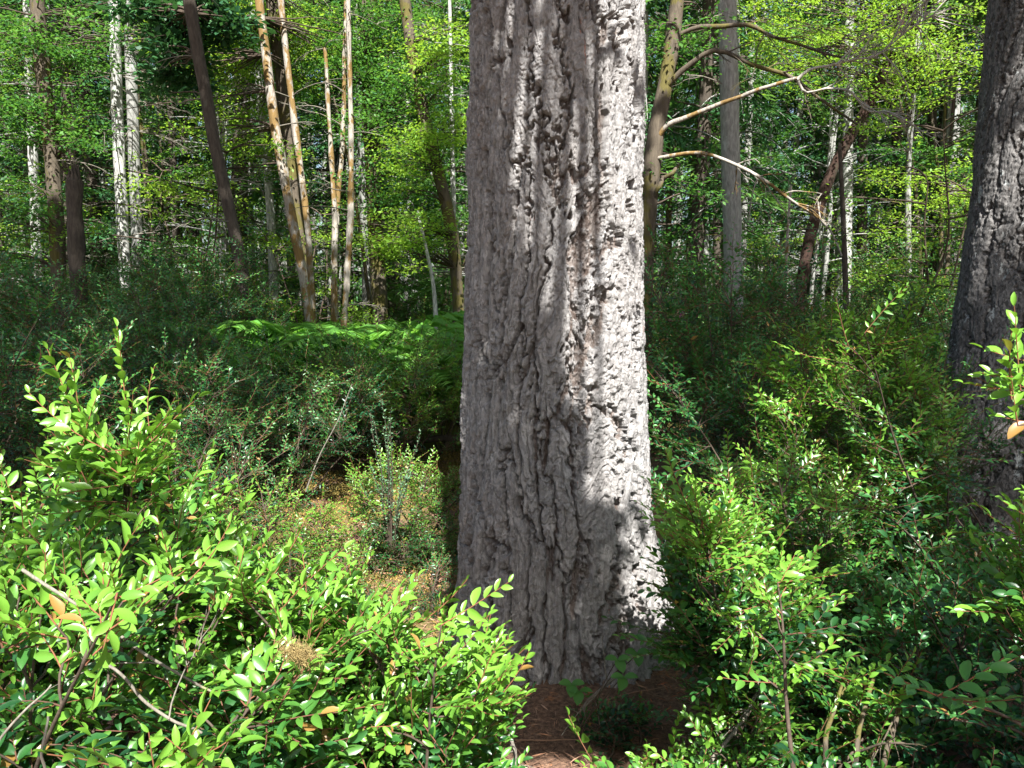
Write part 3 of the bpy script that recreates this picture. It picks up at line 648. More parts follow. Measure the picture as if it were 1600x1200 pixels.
# far-off wood: one mass of trunks and foliage closing the view
g = Geo(); rg = np.random.default_rng(5); TR = []
for k in range(360):
    a = rg.uniform(-1.15, 1.15); d = rg.uniform(46, 85); x, y = d * math.sin(a), d * math.cos(a); z0 = float(gz(x, y)); H = rg.uniform(16, 24)
    TR.append((x, y, z0, H)); tube(g, np.array([(x, y, z0 - .5), (x + rg.normal(0, .2), y, z0 + H * .5), (x + rg.normal(0, .3), y, z0 + H)]), [.22, .17, .05], 7, 0, 1)
ng = 360 * 130; tr = np.array(TR)[rg.integers(0, len(TR), ng)]
t = rg.uniform(0.02, 1, ng); rr = (1 - t * .75) * 2.6 * np.sqrt(rg.uniform(0, 1, ng)); a = rg.uniform(0, 6.283, ng)
P = np.stack([tr[:, 0] + rr * np.cos(a), tr[:, 1] + rr * np.sin(a), tr[:, 2] + t * tr[:, 3] - rr * .2], -1)
leaves(g, P, np.stack([np.cos(a), np.sin(a), np.full(ng, -.3)], -1), np.array([0, 0, 1.0]) + rg.normal(0, .5, (ng, 3)), rg.uniform(.35, .8, ng), .55, np.clip(rg.normal(.5, .3, ng), 0, .88), 2)
tag(link("far_off_wood", g.mesh("far_off_wood", [M['needle_light'], M['grey_bark']])), "far-off conifer wood closing the view behind everything", "woodland", None, "stuff")

# ------------------------------------------------------------------ shrubs in the foreground, tips laid out in metres
def fill(rg, n, top, d0, d1, x0, x1, y1, front=.55, zmin=.08):
    """tips of a bush: top is its outline [(X, Y)], it reaches down to Y = y1 and from d0 to d1 metres away"""
    T = np.array(top, float); out = []; dr = []; ag = []
    while len(out) < n:
        X = rg.uniform(x0, x1); yt = np.interp(X, T[:, 0], T[:, 1]); Y = yt + (y1 - yt) * rg.uniform(0, 1) ** 1.15
        if yt > y1: continue
        f = (Y - yt) / (y1 - yt + 1e-6)
        D = d0 + (d1 - d0) * np.clip(1 - f * front - rg.uniform(0, 1) ** 1.5 * .0 + rg.normal(0, .16), 0, 1)
        p = at(X, Y, D)
        if p[2] < zmin: continue
        out.append(p); cx = (x0 + x1) / 2
        d = np.array([(X - cx) / (x1 - x0) * 1.3, -.35 * f - .1, .75 - .55 * f]) + rg.normal(0, .3, 3)
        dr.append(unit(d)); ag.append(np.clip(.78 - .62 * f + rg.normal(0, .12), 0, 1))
    return np.array(out), np.array(dr), np.array(ag)
rg = np.random.default_rng(42)
def hero(name, label, base, top, d0, d1, x0, x1, y1, n, seed, extra=(), **kw):
    t, d, a = fill(np.random.default_rng(seed), n, top, d0, d1, x0, x1, y1); t[:, 2] -= kw['slen'] * .5
    if extra:
        E = np.array([at(X, Y, D) for X, Y, D, *_ in extra]); Ed = np.array([e[3] for e in extra], float); Ea = np.array([e[4] for e in extra]); E = E - unit(Ed) * kw['slen'] * .8
        t = np.concatenate([t, E]); d = np.concatenate([d, Ed]); a = np.concatenate([a, Ea])
    return shrub(name, label, base, t, d, a, seed, **kw)
UPR = (0.0, 0, 1)
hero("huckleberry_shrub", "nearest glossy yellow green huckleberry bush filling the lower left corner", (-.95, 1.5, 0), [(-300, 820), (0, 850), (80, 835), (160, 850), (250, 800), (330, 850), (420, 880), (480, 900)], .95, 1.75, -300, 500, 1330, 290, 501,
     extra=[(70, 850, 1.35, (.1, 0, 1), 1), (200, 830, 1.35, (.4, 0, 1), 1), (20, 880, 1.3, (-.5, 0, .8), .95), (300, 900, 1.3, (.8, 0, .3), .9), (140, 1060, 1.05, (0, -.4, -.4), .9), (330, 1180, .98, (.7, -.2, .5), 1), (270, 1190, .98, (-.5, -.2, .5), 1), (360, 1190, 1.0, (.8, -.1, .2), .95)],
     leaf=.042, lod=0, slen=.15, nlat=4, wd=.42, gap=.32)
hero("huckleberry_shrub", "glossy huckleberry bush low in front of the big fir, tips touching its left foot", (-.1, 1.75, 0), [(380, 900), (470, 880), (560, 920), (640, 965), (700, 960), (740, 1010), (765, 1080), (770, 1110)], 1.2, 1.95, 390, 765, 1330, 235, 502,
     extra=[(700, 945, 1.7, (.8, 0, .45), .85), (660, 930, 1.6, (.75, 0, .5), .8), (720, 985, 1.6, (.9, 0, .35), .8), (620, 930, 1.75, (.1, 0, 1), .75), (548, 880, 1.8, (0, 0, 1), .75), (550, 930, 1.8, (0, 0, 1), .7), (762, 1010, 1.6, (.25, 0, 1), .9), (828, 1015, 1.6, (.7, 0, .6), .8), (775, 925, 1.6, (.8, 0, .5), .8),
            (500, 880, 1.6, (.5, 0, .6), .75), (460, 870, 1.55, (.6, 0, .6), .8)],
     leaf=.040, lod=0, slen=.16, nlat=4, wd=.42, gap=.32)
hero("huckleberry_shrub", "taller huckleberry bush with upright leafy shoots, behind the lower left one", (-1.0, 2.15, 0), [(-60, 760), (0, 720), (40, 690), (90, 620), (140, 640), (200, 600), (250, 640), (300, 720), (350, 760)], 1.65, 2.3, -60, 350, 1000, 130, 503,
     extra=[(112, 585, 1.75, (-.08, 0, 1), .9), (95, 570, 1.75, (-.2, 0, 1), .95), (130, 650, 1.72, (.1, 0, 1), .9), (196, 600, 1.75, (.05, 0, 1), .85), (205, 562, 1.75, (.08, 0, 1), .9), (240, 670, 1.75, (.7, 0, .75), .85), (258, 650, 1.75, (.6, 0, .8), .9), (60, 680, 1.7, (-.9, 0, .2), .8), (110, 700, 1.7, (-.7, 0, .4), .8),
            (300, 740, 1.8, (.3, 0, 1), .6), (150, 700, 1.7, (0, 0, 1), .8), (225, 700, 1.7, (.3, 0, 1), .8), (15, 760, 1.6, (-.2, 0, 1), .8), (180, 760, 1.7, (.3, -.3, .2), .6)],
     leaf=.044, lod=0, slen=.18, nlat=4, wd=.45, gap=.34)
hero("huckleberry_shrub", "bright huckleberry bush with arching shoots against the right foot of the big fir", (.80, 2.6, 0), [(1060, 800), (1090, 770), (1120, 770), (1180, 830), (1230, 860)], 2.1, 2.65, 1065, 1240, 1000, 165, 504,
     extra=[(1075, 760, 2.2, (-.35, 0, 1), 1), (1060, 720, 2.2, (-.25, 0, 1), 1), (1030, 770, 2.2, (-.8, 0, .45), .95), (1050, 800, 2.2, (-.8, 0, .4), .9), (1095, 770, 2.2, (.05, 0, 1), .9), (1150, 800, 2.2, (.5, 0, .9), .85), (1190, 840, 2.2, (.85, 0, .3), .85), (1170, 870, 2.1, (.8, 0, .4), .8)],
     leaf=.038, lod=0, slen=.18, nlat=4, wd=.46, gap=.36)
hero("huckleberry_shrub", "low huckleberry bush creeping across the bottom edge right of the needle litter", (.62, 1.95, 0), [(880, 1230), (960, 1180), (1030, 1180), (1100, 1120), (1180, 1020), (1250, 1010), (1330, 1010), (1400, 1040)], 1.7, 2.4, 890, 1420, 1300, 130, 505,
     extra=[(1350, 1055, 1.9, (1, 0, -.1), .9), (1250, 910, 2.0, (.9, 0, .5), .8), (1290, 895, 2.0, (.95, 0, .2), .9), (1210, 940, 2.05, (.8, 0, .6), .75), (1190, 990, 2.0, (.3, 0, 1), .8), (900, 1150, 1.8, (-.5, 0, .8), .6)],
     leaf=.036, lod=0, slen=.15, nlat=4, wd=.48, gap=.36)
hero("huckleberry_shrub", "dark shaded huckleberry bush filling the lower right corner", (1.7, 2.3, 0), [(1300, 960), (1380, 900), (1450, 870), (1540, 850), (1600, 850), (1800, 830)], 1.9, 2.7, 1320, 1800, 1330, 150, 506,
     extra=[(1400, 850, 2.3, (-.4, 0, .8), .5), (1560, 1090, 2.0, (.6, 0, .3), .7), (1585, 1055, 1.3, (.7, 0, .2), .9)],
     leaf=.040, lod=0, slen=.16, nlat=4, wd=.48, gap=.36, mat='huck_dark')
hero("huckleberry_shrub", "huckleberry shoots with yellow green tips poking in at the right edge", (1.85, 1.95, 0), [(1570, 800), (1620, 760), (1700, 680), (1800, 620)], 1.7, 2.1, 1575, 1800, 1000, 55, 507,
     extra=[(1550, 520, 1.6, (-.35, 0, 1), 1), (1565, 560, 1.6, (-.3, 0, 1), 1), (1590, 500, 1.6, (-.1, 0, 1), 1), (1570, 560, 1.65, (-1, 0, .15), .95), (1600, 600, 1.65, (-.8, 0, .4), .8), (1560, 790, 1.8, (-.9, 0, .4), .8), (1610, 480, 1.6, (-.15, 0, 1), 1)],
     leaf=.046, lod=0, slen=.17, nlat=3, wd=.42, gap=.34)
# right thicket
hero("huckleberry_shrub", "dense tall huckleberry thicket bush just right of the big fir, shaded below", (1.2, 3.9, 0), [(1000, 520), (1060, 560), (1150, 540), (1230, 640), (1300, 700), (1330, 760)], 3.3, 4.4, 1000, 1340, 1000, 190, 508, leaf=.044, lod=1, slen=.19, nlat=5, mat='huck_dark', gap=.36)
hero("huckleberry_shrub", "tall huckleberry bush with sunlit top in the middle of the right thicket", (1.95, 3.6, 0), [(1190, 540), (1230, 510), (1300, 480), (1380, 470), (1440, 520), (1470, 580)], 3.0, 4.0, 1190, 1475, 1000, 330, 509,
     extra=[(1320, 690, 2.7, (0, 0, 1), .9), (1310, 730, 2.7, (0, 0, 1), .8), (1390, 740, 2.8, (.5, 0, .8), .8), (1240, 540, 3.2, (-.8, 0, .3), .9), (1400, 480, 3.2, (.7, 0, .6), .6), (1310, 480, 3.2, (-.3, 0, 1), .6)],
     leaf=.044, lod=1, slen=.19, nlat=5, mat='huck', gap=.36)
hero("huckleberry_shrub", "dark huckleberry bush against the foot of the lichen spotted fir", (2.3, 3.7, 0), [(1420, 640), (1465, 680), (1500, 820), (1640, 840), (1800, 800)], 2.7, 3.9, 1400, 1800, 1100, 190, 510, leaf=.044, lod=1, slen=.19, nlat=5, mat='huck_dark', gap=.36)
hero("huckleberry_shrub", "sun flecked yellow green huckleberry in the gap right of the big fir", (1.2, 3.0, 0), [(1110, 700), (1160, 670), (1240, 690), (1290, 740)], 2.75, 3.2, 1110, 1300, 900, 70, 511, leaf=.036, lod=1, slen=.15, nlat=5, mat='huck', gap=.36)
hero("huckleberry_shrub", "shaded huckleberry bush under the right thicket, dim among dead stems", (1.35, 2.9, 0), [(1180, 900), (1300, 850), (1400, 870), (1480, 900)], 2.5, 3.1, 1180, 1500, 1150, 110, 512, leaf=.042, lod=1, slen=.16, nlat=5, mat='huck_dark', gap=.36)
# little bushes round the mossy clearing on the left
hero("huckleberry_shrub", "small sunlit bush at the left edge of the mossy clearing", (-1.15, 3.9, 0), [(290, 760), (380, 740), (460, 750), (540, 800)], 3.5, 4.3, 290, 545, 960, 150, 513, leaf=.030, lod=1, slen=.12, nlat=5, mat='huck')
hero("huckleberry_shrub", "small sunlit bush in the clearing close left of the big fir", (-.62, 4.8, 0), [(540, 740), (600, 700), (650, 710), (725, 725)], 4.4, 5.1, 555, 730, 870, 190, 514, leaf=.030, lod=1, slen=.13, nlat=5, mat='huck')
hero("huckleberry_shrub", "low sunlit leafy sprigs at the near end of the mossy clearing", (-.72, 3.9, 0), [(470, 850), (520, 820), (560, 840)], 3.7, 4.2, 470, 565, 950, 60, 520, leaf=.028, lod=1, slen=.11, nlat=5, mat='huck')
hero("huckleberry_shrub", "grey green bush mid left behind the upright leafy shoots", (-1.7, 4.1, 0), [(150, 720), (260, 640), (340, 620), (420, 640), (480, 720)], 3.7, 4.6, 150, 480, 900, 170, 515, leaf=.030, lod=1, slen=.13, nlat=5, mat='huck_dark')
hero("huckleberry_shrub", "tiny dark leaved bush on the orange litter below the clearing", (-.42, 3.25, 0), [(560, 920), (590, 890), (620, 930)], 3.1, 3.4, 560, 625, 1060, 26, 516, leaf=.016, lod=1, slen=.08, nlat=4, mat='huck_dark')
hero("huckleberry_shrub", "dark little bush tucked behind the left foot of the big fir", (-.35, 3.95, 0), [(640, 880), (680, 850), (730, 860)], 3.7, 4.1, 635, 730, 1000, 40, 517, leaf=.02, lod=1, slen=.10, nlat=4, mat='huck_dark')
hero("huckleberry_shrub", "fine leaved low bush beside the right root of the big fir", (.95, 2.85, 0.05), [(1080, 1040), (1110, 1020), (1160, 1010)], 2.5, 2.8, 1085, 1165, 1100, 26, 518, leaf=.018, lod=1, slen=.09, nlat=4, mat='huck')
hero("huckleberry_shrub", "low dark evergreen sprigs at the foot of the big fir under the bramble", (.42, 2.7, 0.02), [(920, 1090), (980, 1070), (1010, 1100)], 2.55, 2.8, 920, 1015, 1130, 16, 519, leaf=.028, lod=0, slen=.09, nlat=3, mat='huck_dark')

# ------------------------------------------------------------------ thicket between the clearing and the woods: copies of five bushes
def dome(seed, n, rx, h, leaf, mat, name, label, loc, group):
    rq = np.random.default_rng(seed); a = rq.uniform(0, 6.283, n); s = rq.uniform(.15, 1, n) ** .6; zz = rq.uniform(.25, 1, n) ** .7
    lim = np.sqrt(np.clip(1 - (s * .9) ** 2, 0, 1)); z = h * np.minimum(zz, .35 + .65 * lim + rq.normal(0, .07, n))
    t = np.stack([rx * s * np.cos(a), rx * s * np.sin(a), z], -1) * (1 + .15 * rq.normal(0, 1, (n, 1)))
    t[:, 2] = np.maximum(t[:, 2], .08)
    d = unit(np.stack([np.cos(a) * s, np.sin(a) * s, .5 + .5 * zz], -1) + rq.normal(0, .25, (n, 3)))
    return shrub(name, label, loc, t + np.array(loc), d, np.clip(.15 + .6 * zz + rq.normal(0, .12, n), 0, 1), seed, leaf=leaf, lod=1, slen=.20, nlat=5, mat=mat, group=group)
GD = "huckleberry bushes of the shaded thicket"
dom = {}
TL = ["dense dark huckleberry bush in the thicket on the {}", "taller huckleberry bush rising above the thicket on the {}", "mid green rounded bush in the thicket on the {}", "pale green bush at the edge of the woods on the {}"]
def put(k, x, y, s=1):
    loc = (x, y, float(gz(x, y)) - .02); lab = TL[k].format(side(x))
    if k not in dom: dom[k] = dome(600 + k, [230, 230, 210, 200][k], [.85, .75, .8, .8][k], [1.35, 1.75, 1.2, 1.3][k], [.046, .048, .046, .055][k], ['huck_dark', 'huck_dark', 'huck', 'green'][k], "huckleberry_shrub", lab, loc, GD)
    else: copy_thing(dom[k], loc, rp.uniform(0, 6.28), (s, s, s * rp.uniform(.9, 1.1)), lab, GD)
pos = [(-3.1, 4.6, 0), (-2.4, 5.4, 0), (-3.6, 5.8, 1), (-1.7, 6.3, 0), (-2.8, 6.7, 1), (-4.3, 6.9, 0), (-1.0, 7.2, 2), (-2.1, 7.6, 0), (-3.4, 8.1, 1), (-4.9, 8.3, 0), (-3.3, 9.2, 1), (-4.0, 9.5, 0), (-5.4, 9.6, 1), (-6.6, 9.8, 0),
       (2.2, 5.0, 0), (1.5, 5.9, 1), (2.6, 6.2, 0), (1.9, 7.2, 1), (3.2, 7.0, 2), (2.7, 8.2, 0), (4.2, 7.8, 1), (1.4, 8.5, 0), (3.7, 9.2, 2), (5.0, 9.0, 0), (2.4, 9.6, 0), (5.9, 10.0, 1), (1.2, 10.0, 2), (4.4, 4.6, 0), (-3.9, 3.4, 0), (5.4, 7.0, 0), (-6.2, 7.6, 0)]
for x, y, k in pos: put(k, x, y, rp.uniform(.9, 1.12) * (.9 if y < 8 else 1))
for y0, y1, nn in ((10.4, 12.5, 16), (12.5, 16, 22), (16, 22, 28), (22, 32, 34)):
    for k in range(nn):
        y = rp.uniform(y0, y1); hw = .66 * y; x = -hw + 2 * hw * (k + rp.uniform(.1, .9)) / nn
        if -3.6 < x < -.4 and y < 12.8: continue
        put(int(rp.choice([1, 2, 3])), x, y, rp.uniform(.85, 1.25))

# ------------------------------------------------------------------ ferns
def fern(label, loc, seed, group, nf=9, L=1.1):
    rq = np.random.default_rng(seed); g = Geo(); gs = Geo()
    for k in range(nf):
        a = rq.uniform(0, 6.283); d = np.array([math.cos(a), math.sin(a), 0]); LL = L * rq.uniform(.7, 1.1)
        P = bez(np.zeros(3), d * LL * .3 + [0, 0, LL * .75], d * LL * .85 + [0, 0, LL * rq.uniform(.45, .7)], 22); tube(gs, P, np.linspace(.005, .0015, 22), 4)
        T = unit(np.gradient(P, axis=0)); s = np.array([-d[1], d[0], 0])
        for i in range(5, 22):
            t = (i - 5) / 16; wl_ = LL * .26 * np.sin(np.pi * (.12 + .88 * (1 - t)) * .62) + .02
            for sg in (-1, 1):
                for q in range(2):
                    ax = unit(s * sg + T[i] * .5 + rq.normal(0, .08, 3)); b_ = P[i] + T[i] * .02 * q
                    N = np.cross(T[i], s); N = N * np.sign(N[2])
                    leaves(g, b_[None], ax - np.array([0, 0, .15]), N + rq.normal(0, .15, 3), wl_ * rq.uniform(.85, 1.05), .16, np.clip(.55 + rq.normal(0, .2, 1), 0, .88), 1)
    r = thing("fern_plant", label, "fern", loc, group); link("stem", gs.mesh("stem", M['stem']), r); link("frond", g.mesh("frond", M['fern']), r); return r
GF = "bracken ferns in the sunlit patch behind the clearing"; f0 = None
for q in range(30):
    x, y = rp.uniform(-2.9, -.45), rp.uniform(8.0, 12.4); loc = (x, y, float(gz(x, y)) + rp.uniform(0, .25) * 0)
    lab = "bright feathery bracken fern in the patch left of the big fir"
    if f0 is None: f0 = fern(lab, loc, 9, GF, 9, 1.8)
    else: s = rp.uniform(.6, 1.25); copy_thing(f0, loc, rp.uniform(0, 6.28), (s, s, s), lab, GF)
# ------------------------------------------------------------------ broom, bramble, foxglove, log, dead stems
rq = np.random.default_rng(61)
gs, gl = Geo(), Geo(); b0 = at(612, 830, 4.75); b0[2] = 0
for k in range(16):
    top = at(rq.normal(615, 38), rq.uniform(640, 760) if k > 2 else 615 + 25 * k, 4.75 + rq.normal(0, .12)) - b0; P = wiggle(bez(np.zeros(3), top * [.3, .3, .6], top, 16), .02, k)
    tube(gs, P, np.linspace(.004, .0012, 16), 4); n = 85; t = rq.uniform(.25, 1, n); i = np.minimum((t * 15).astype(int), 14); Q = P[i] + (P[i + 1] - P[i]) * (t * 15 - i)[:, None]
    leaves(gl, Q, rq.normal(0, 1, (n, 3)) * [1, 1, .4] + [0, 0, .8], rq.normal(0, 1, (n, 3)), rq.uniform(.012, .022, n), .45, rq.uniform(.3, .85, n), 1)
r = thing("broom_plant", "spindly grey green broom with upright wands in the clearing", "plant", b0); link("stem", gs.mesh("stem", M['stem']), r); link("foliage", gl.mesh("foliage", M['broom']), r)
gs, gl = Geo(), Geo(); b0 = at(900, 1130, 2.75); b0[2] = float(gz(b0[0], b0[1]))
GLs = []
for X, Y, D in ((905, 1080, 2.68), (965, 1030, 2.62), (995, 1020, 2.66), (975, 1058, 2.55), (893, 1068, 2.7)):
    e = at(X, Y, D) - b0; gl = Geo(); GLs.append(gl); P = wiggle(bez(np.zeros(3), e * .5 + [0, 0, .06], e, 10), .012, X); tube(gs, P, np.linspace(.003, .0015, 10), 5)
    for k, a in enumerate((-1.0, 0, 1.0)):
        d = np.array([math.sin(a) * .9 + rq.normal(0, .15), -.5 * math.cos(a), .15 - .35 * (k == 1)]); L = .058 if k == 1 else .046
        leaves(gl, e[None], d[None], np.array([[0, -.45, 1.0]]) + rq.normal(0, .15, (1, 3)), L, .62, .5 + .3 * rq.random(), 0)
r = thing("bramble_plant", "three leaflet trailing bramble on the foot of the big fir", "plant", b0); link("stem", gs.mesh("stem", M['stem']), r); [link("leaf", q_.mesh("leaf", M['bramble']), r) for q_ in GLs]
m_pink = plain_mat("pink_petal", [(.3, (.45, .06, .25)), (.7, (.65, .14, .42))], 30, .5, 0)
gs, gp = Geo(), Geo(); b0 = at(1062, 560, 7.6); b0[2] = 0; tp = at(1062, 478, 7.6) - b0
tube(gs, bez(np.zeros(3), tp * .5, tp, 8), np.linspace(.006, .002, 8), 5)
for k in range(13):
    z = tp[2] * (.84 + .012 * k); a = rq.uniform(-2.6, -.5); d = np.array([math.cos(a), math.sin(a), -.6]); c = tp * [1, 1, 0] + [0, 0, z]
    tube(gp, np.array([c, c + d * .015, c + d * .045]), [.004, .010, .013 * (1 - k / 30)], 7)
r = thing("foxglove_plant", "single pink foxglove spike in the brush right of the big fir", "flower", b0); link("stem", gs.mesh("stem", M['fern']), r); link("flower", gp.mesh("flower", m_pink), r)
gt_ = Geo(); c0 = at(470, 1022, 1.32)
for k in range(700):
    p_ = rq.normal(0, .45, 3) * [.030, .014, .012]; p_[2] -= p_[0] * .4; d_ = unit(rq.normal(0, 1, 3)) * rq.uniform(.006, .015)
    tube(gt_, bez(p_, p_ + d_ * .5 + rq.normal(0, .006, 3), p_ + d_ + rq.normal(0, .006, 3), 5), .00035, 3, rq.uniform(.1, .7))
tag(link("dry_moss_tuft", gt_.mesh("dry_moss_tuft", plain_mat("dry_moss", [(0, (.16, .11, .04)), (1, (.42, .33, .14))], attr="tint")), None, tuple(c0)), "tan tuft of dry moss caught in the glossy bush before the clearing", "moss")
def log(name, label, pts, r0, r1, mat, seed, cat="log", tw=0):
    W = np.array([at(*p) for p in pts]); s = np.concatenate([[0], np.cumsum(np.linalg.norm(np.diff(W, axis=0), axis=1))]); q = np.linspace(0, s[-1], 20)
    Q = np.stack([np.interp(q, s, W[:, k]) for k in range(3)], -1); Q[1:-1] = (Q[:-2] + 2 * Q[1:-1] + Q[2:]) / 4; b = W[0]
    g = Geo(); tube(g, wiggle(Q, r0 * 2, seed) - b, np.linspace(r0, r1, 20), 10, 0, 0, .12, seed); rr = np.random.default_rng(seed)
    for k in range(tw): i = int(rr.integers(2, 18)); twig_fan(g, Q[i] - b, rr.normal(0, 1, 3), .22, rr, 1, r1 * .8)
    o = link(name, g.mesh(name, M[mat]), None, tuple(b)); tag(o, label, cat)
log("fallen_log", "thin brown fallen log lying across the back of the clearing", [(500, 703, 7.7), (580, 698, 7.7), (660, 693, 7.7), (735, 690, 7.6)], .035, .03, 'dark_bark', 1)
log("dead_stick", "straw coloured dead stalk leaning right over the clearing", [(478, 768, 4.6), (505, 700, 4.6), (528, 655, 4.6), (550, 600, 4.6)], .0042, .002, 'dead_wood', 2, "stick")
log("dead_stick", "long bleached dead stem slanting through the lower left bush, upper one", [(35, 890, 1.32), (140, 965, 1.3), (220, 1020, 1.3), (330, 1080, 1.35)], .0030, .002, 'dead_wood', 3, "stick", 1)
log("dead_stick", "long bleached dead stem slanting through the lower left bush, lower one", [(170, 1040, 1.2), (220, 1090, 1.2), (270, 1130, 1.2), (315, 1145, 1.22)], .0028, .002, 'dead_wood', 4, "stick", 1)
log("dead_stick", "pale dead twig crossing the bottom left corner", [(0, 1155, 1.12), (40, 1110, 1.12), (80, 1070, 1.15)], .002, .0012, 'dead_wood', 5, "stick")
log("dead_stick", "bare grey stick standing up under the bottom left bush", [(70, 1200, 1.0), (70, 1160, 1.0), (75, 1120, 1.02)], .002, .0015, 'dead_wood', 6, "stick")
log("dead_stick", "pale curved stick lying on the mossy clearing", [(520, 838, 5.0), (565, 832, 5.1), (600, 835, 5.1), (618, 845, 5.0)], .008, .005, 'dead_wood', 7, "stick")
log("dead_stick", "forked grey stick leaning on the foot of the big fir", [(912, 1108, 2.75), (935, 1080, 2.72), (962, 1058, 2.75)], .006, .004, 'dead_wood', 8, "stick", 3)
log("dead_stick", "slender stick on the reddish needle litter at the bottom", [(788, 1140, 2.5), (800, 1170, 2.4), (808, 1200, 2.3)], .006, .004, 'dead_wood', 9, "stick", 2)
log("dead_stick", "broken stick end among the dark right bushes", [(1350, 985, 2.9), (1400, 1015, 2.8), (1445, 1030, 2.75)], .018, .014, 'mossy_dark', 10, "stick")
log("dead_stick", "lichen grey dead stem leaning across the right thicket floor", [(1100, 1200, 2.2), (1160, 1120, 2.3), (1200, 1060, 2.4)], .006, .004, 'dead_wood', 11, "stick", 3)
for k, (x, y, b, lb) in enumerate([(1300, 1170, 1210, "dim grey stems"), (1345, 1120, 1200, "x"), (1390, 1090, 1200, "y")]):
    log("dead_stick", ["leftmost bare upright stem in the dark lower right bush", "middle bare upright stem in the dark lower right bush", "rightmost bare upright stem in the dark lower right bush"][k], [(x - 15, 1230, 2.1), (x, 1150, 2.2), (x + 20, 1060, 2.3)], .008, .005, 'mossy_dark', 20 + k, "stick", 1)

# ------------------------------------------------------------------ litter and moss on the ground
g = Geo(); n = 42000; x = rq.uniform(-2.2, 2.6, n); y = 2.0 + 4.5 * rq.uniform(0, 1, n) ** 1.4; keep = np.hypot(x - TX, y - TY) > .4; x, y = x[keep], y[keep]; n = len(x)
P = np.stack([x, y, gz(x, y) + rq.uniform(.003, .02, n)], -1); a = rq.uniform(0, 6.28, n)
leaves(g, P, np.stack([np.cos(a), np.sin(a), rq.normal(0, .22, n)], -1), np.array([0, 0, 1.0]) + rq.normal(0, .4, (n, 3)), rq.uniform(.015, .06, n), rq.uniform(.04, .12, n), np.clip(rq.uniform(0, .85, n) + .35 * (fbm(x * 3, y * 3, None, 2, 8) > .35), 0, 1), 2)
for k in range(420):
    x0, y0 = rq.uniform(-1.6, 1.8), rq.uniform(2.1, 5.6)
    if math.hypot(x0 - TX, y0 - TY) < .45: continue
    a = rq.uniform(0, 6.28); L = rq.uniform(.05, .3); p0 = np.array([x0, y0, float(gz(x0, y0)) + .01]); p1 = p0 + [math.cos(a) * L, math.sin(a) * L, rq.uniform(0, .03)]
    tube(g, wiggle(bez(p0, (p0 + p1) / 2 + rq.normal(0, .02, 3), p1, 5), .01, k), np.linspace(.003, .0015, 5), 4, rq.uniform(.3, .9))
lm = plain_mat("needle_litter", [(0, (.08, .045, .03)), (.4, (.22, .12, .075)), (.7, (.38, .24, .16)), (.9, (.50, .22, .11)), (1, (.50, .14, .06))], attr="tint", bump=0)
tag(link("needle_litter", g.mesh("needle_litter", lm)), "reddish brown needles and twigs on the forest floor", "litter", None, "stuff")
g = Geo(); n = 60000; x = rq.uniform(-2.4, .6, n); y = rq.uniform(3.3, 9.5, n); mk = fbm(x * 1.4, y * 1.4, None, 3, 12) > -.05; mk &= np.hypot(x - TX, y - TY) > .42; x, y = x[mk], y[mk]; n = len(x)
P = np.stack([x, y, gz(x, y) + .002], -1)
leaves(g, P, rq.normal(0, 1, (n, 3)) * [1, 1, .2] + [0, 0, .8], rq.normal(0, 1, (n, 3)), rq.uniform(.012, .035, n), .35, rq.uniform(0, 1, n), 2)
mm = plain_mat("golden_moss", [(0, (.09, .075, .015)), (.5, (.17, .125, .03)), (1, (.34, .22, .06))], attr="tint", bump=0)
tag(link("moss", g.mesh("moss", mm)), "golden moss carpeting the small clearing", "moss", None, "stuff")

# ------------------------------------------------------------------ unseen boughs added overhead, placed along sun rays to shape the dappled shade
from collections import defaultdict
E1 = unit(np.cross(S, [0, 0, 1.0])); E2 = np.cross(E1, S)
CELL = .045; OFF = 22.0; NG = int(2 * OFF / CELL)
grid = np.zeros((NG, NG), np.int8)       # 0 nothing, 1 shade, 2 sun, 3 sun for certain
def cellof(P): return ((P @ E1 + OFF) / CELL).astype(int), ((P @ E2 + OFF) / CELL).astype(int)
def paint(P, val, rad=0):
    i, j = cellof(P); k = int(rad / CELL)
    for di in range(-k, k + 1):
        for dj in range(-k, k + 1):
            if di * di + dj * dj <= k * k:
                a, b = np.clip(i + di, 0, NG - 1), np.clip(j + dj, 0, NG - 1); grid[a, b] = np.maximum(grid[a, b], val) if val != 1 else np.where(grid[a, b] == 0, 1, grid[a, b])
def inpoly(X, Y, poly):
    c = np.zeros(np.shape(X), bool); n_ = len(poly)
    for a in range(n_):
        x1, y1 = poly[a]; x2, y2 = poly[(a + 1) % n_]
        hit = ((y1 > Y) != (y2 > Y)) & (X < (x2 - x1) * (Y - y1) / (y2 - y1 + 1e-9) + x1); c ^= hit
    return c
# the thicket, clearing and bushes: sun flecks by noise, denser shade over the mid left and the right thicket
GX, GY = np.meshgrid(np.arange(-9, 9, .05), np.arange(.2, 12.5, .05)); 
HZ = np.where(GY < 2.4, 1.0, np.where(np.hypot(GX + .6, GY - 4.6) < 1.3, .15, 1.0))
PG = np.stack([GX, GY, HZ], -1).reshape(-1, 3)
fl = (fbm(GX * 1.3, GY * 1.3, None, 3, 21) + .5 * fbm(GX * 5, GY * 5, None, 2, 22)).ravel()
thr = np.full(PG.shape[0], .25)
x, y = PG[:, 0], PG[:, 1]
thr[(y > 5.2) & (x < .3)] = .85                      # shaded thicket on the left
thr[(x > .9) & (y > 2.6)] = .40                      # right thicket
thr[(x > 1.1) & (y < 2.6)] = .42
thr[(y < 2.4) & (x < .45)] = -.35                    # foreground bushes in sun
thr[np.hypot(x + .75, y - 4.3) < 1.1] = -.25         # clearing
paint(PG[fl > thr], 2); paint(PG[fl <= thr], 1)
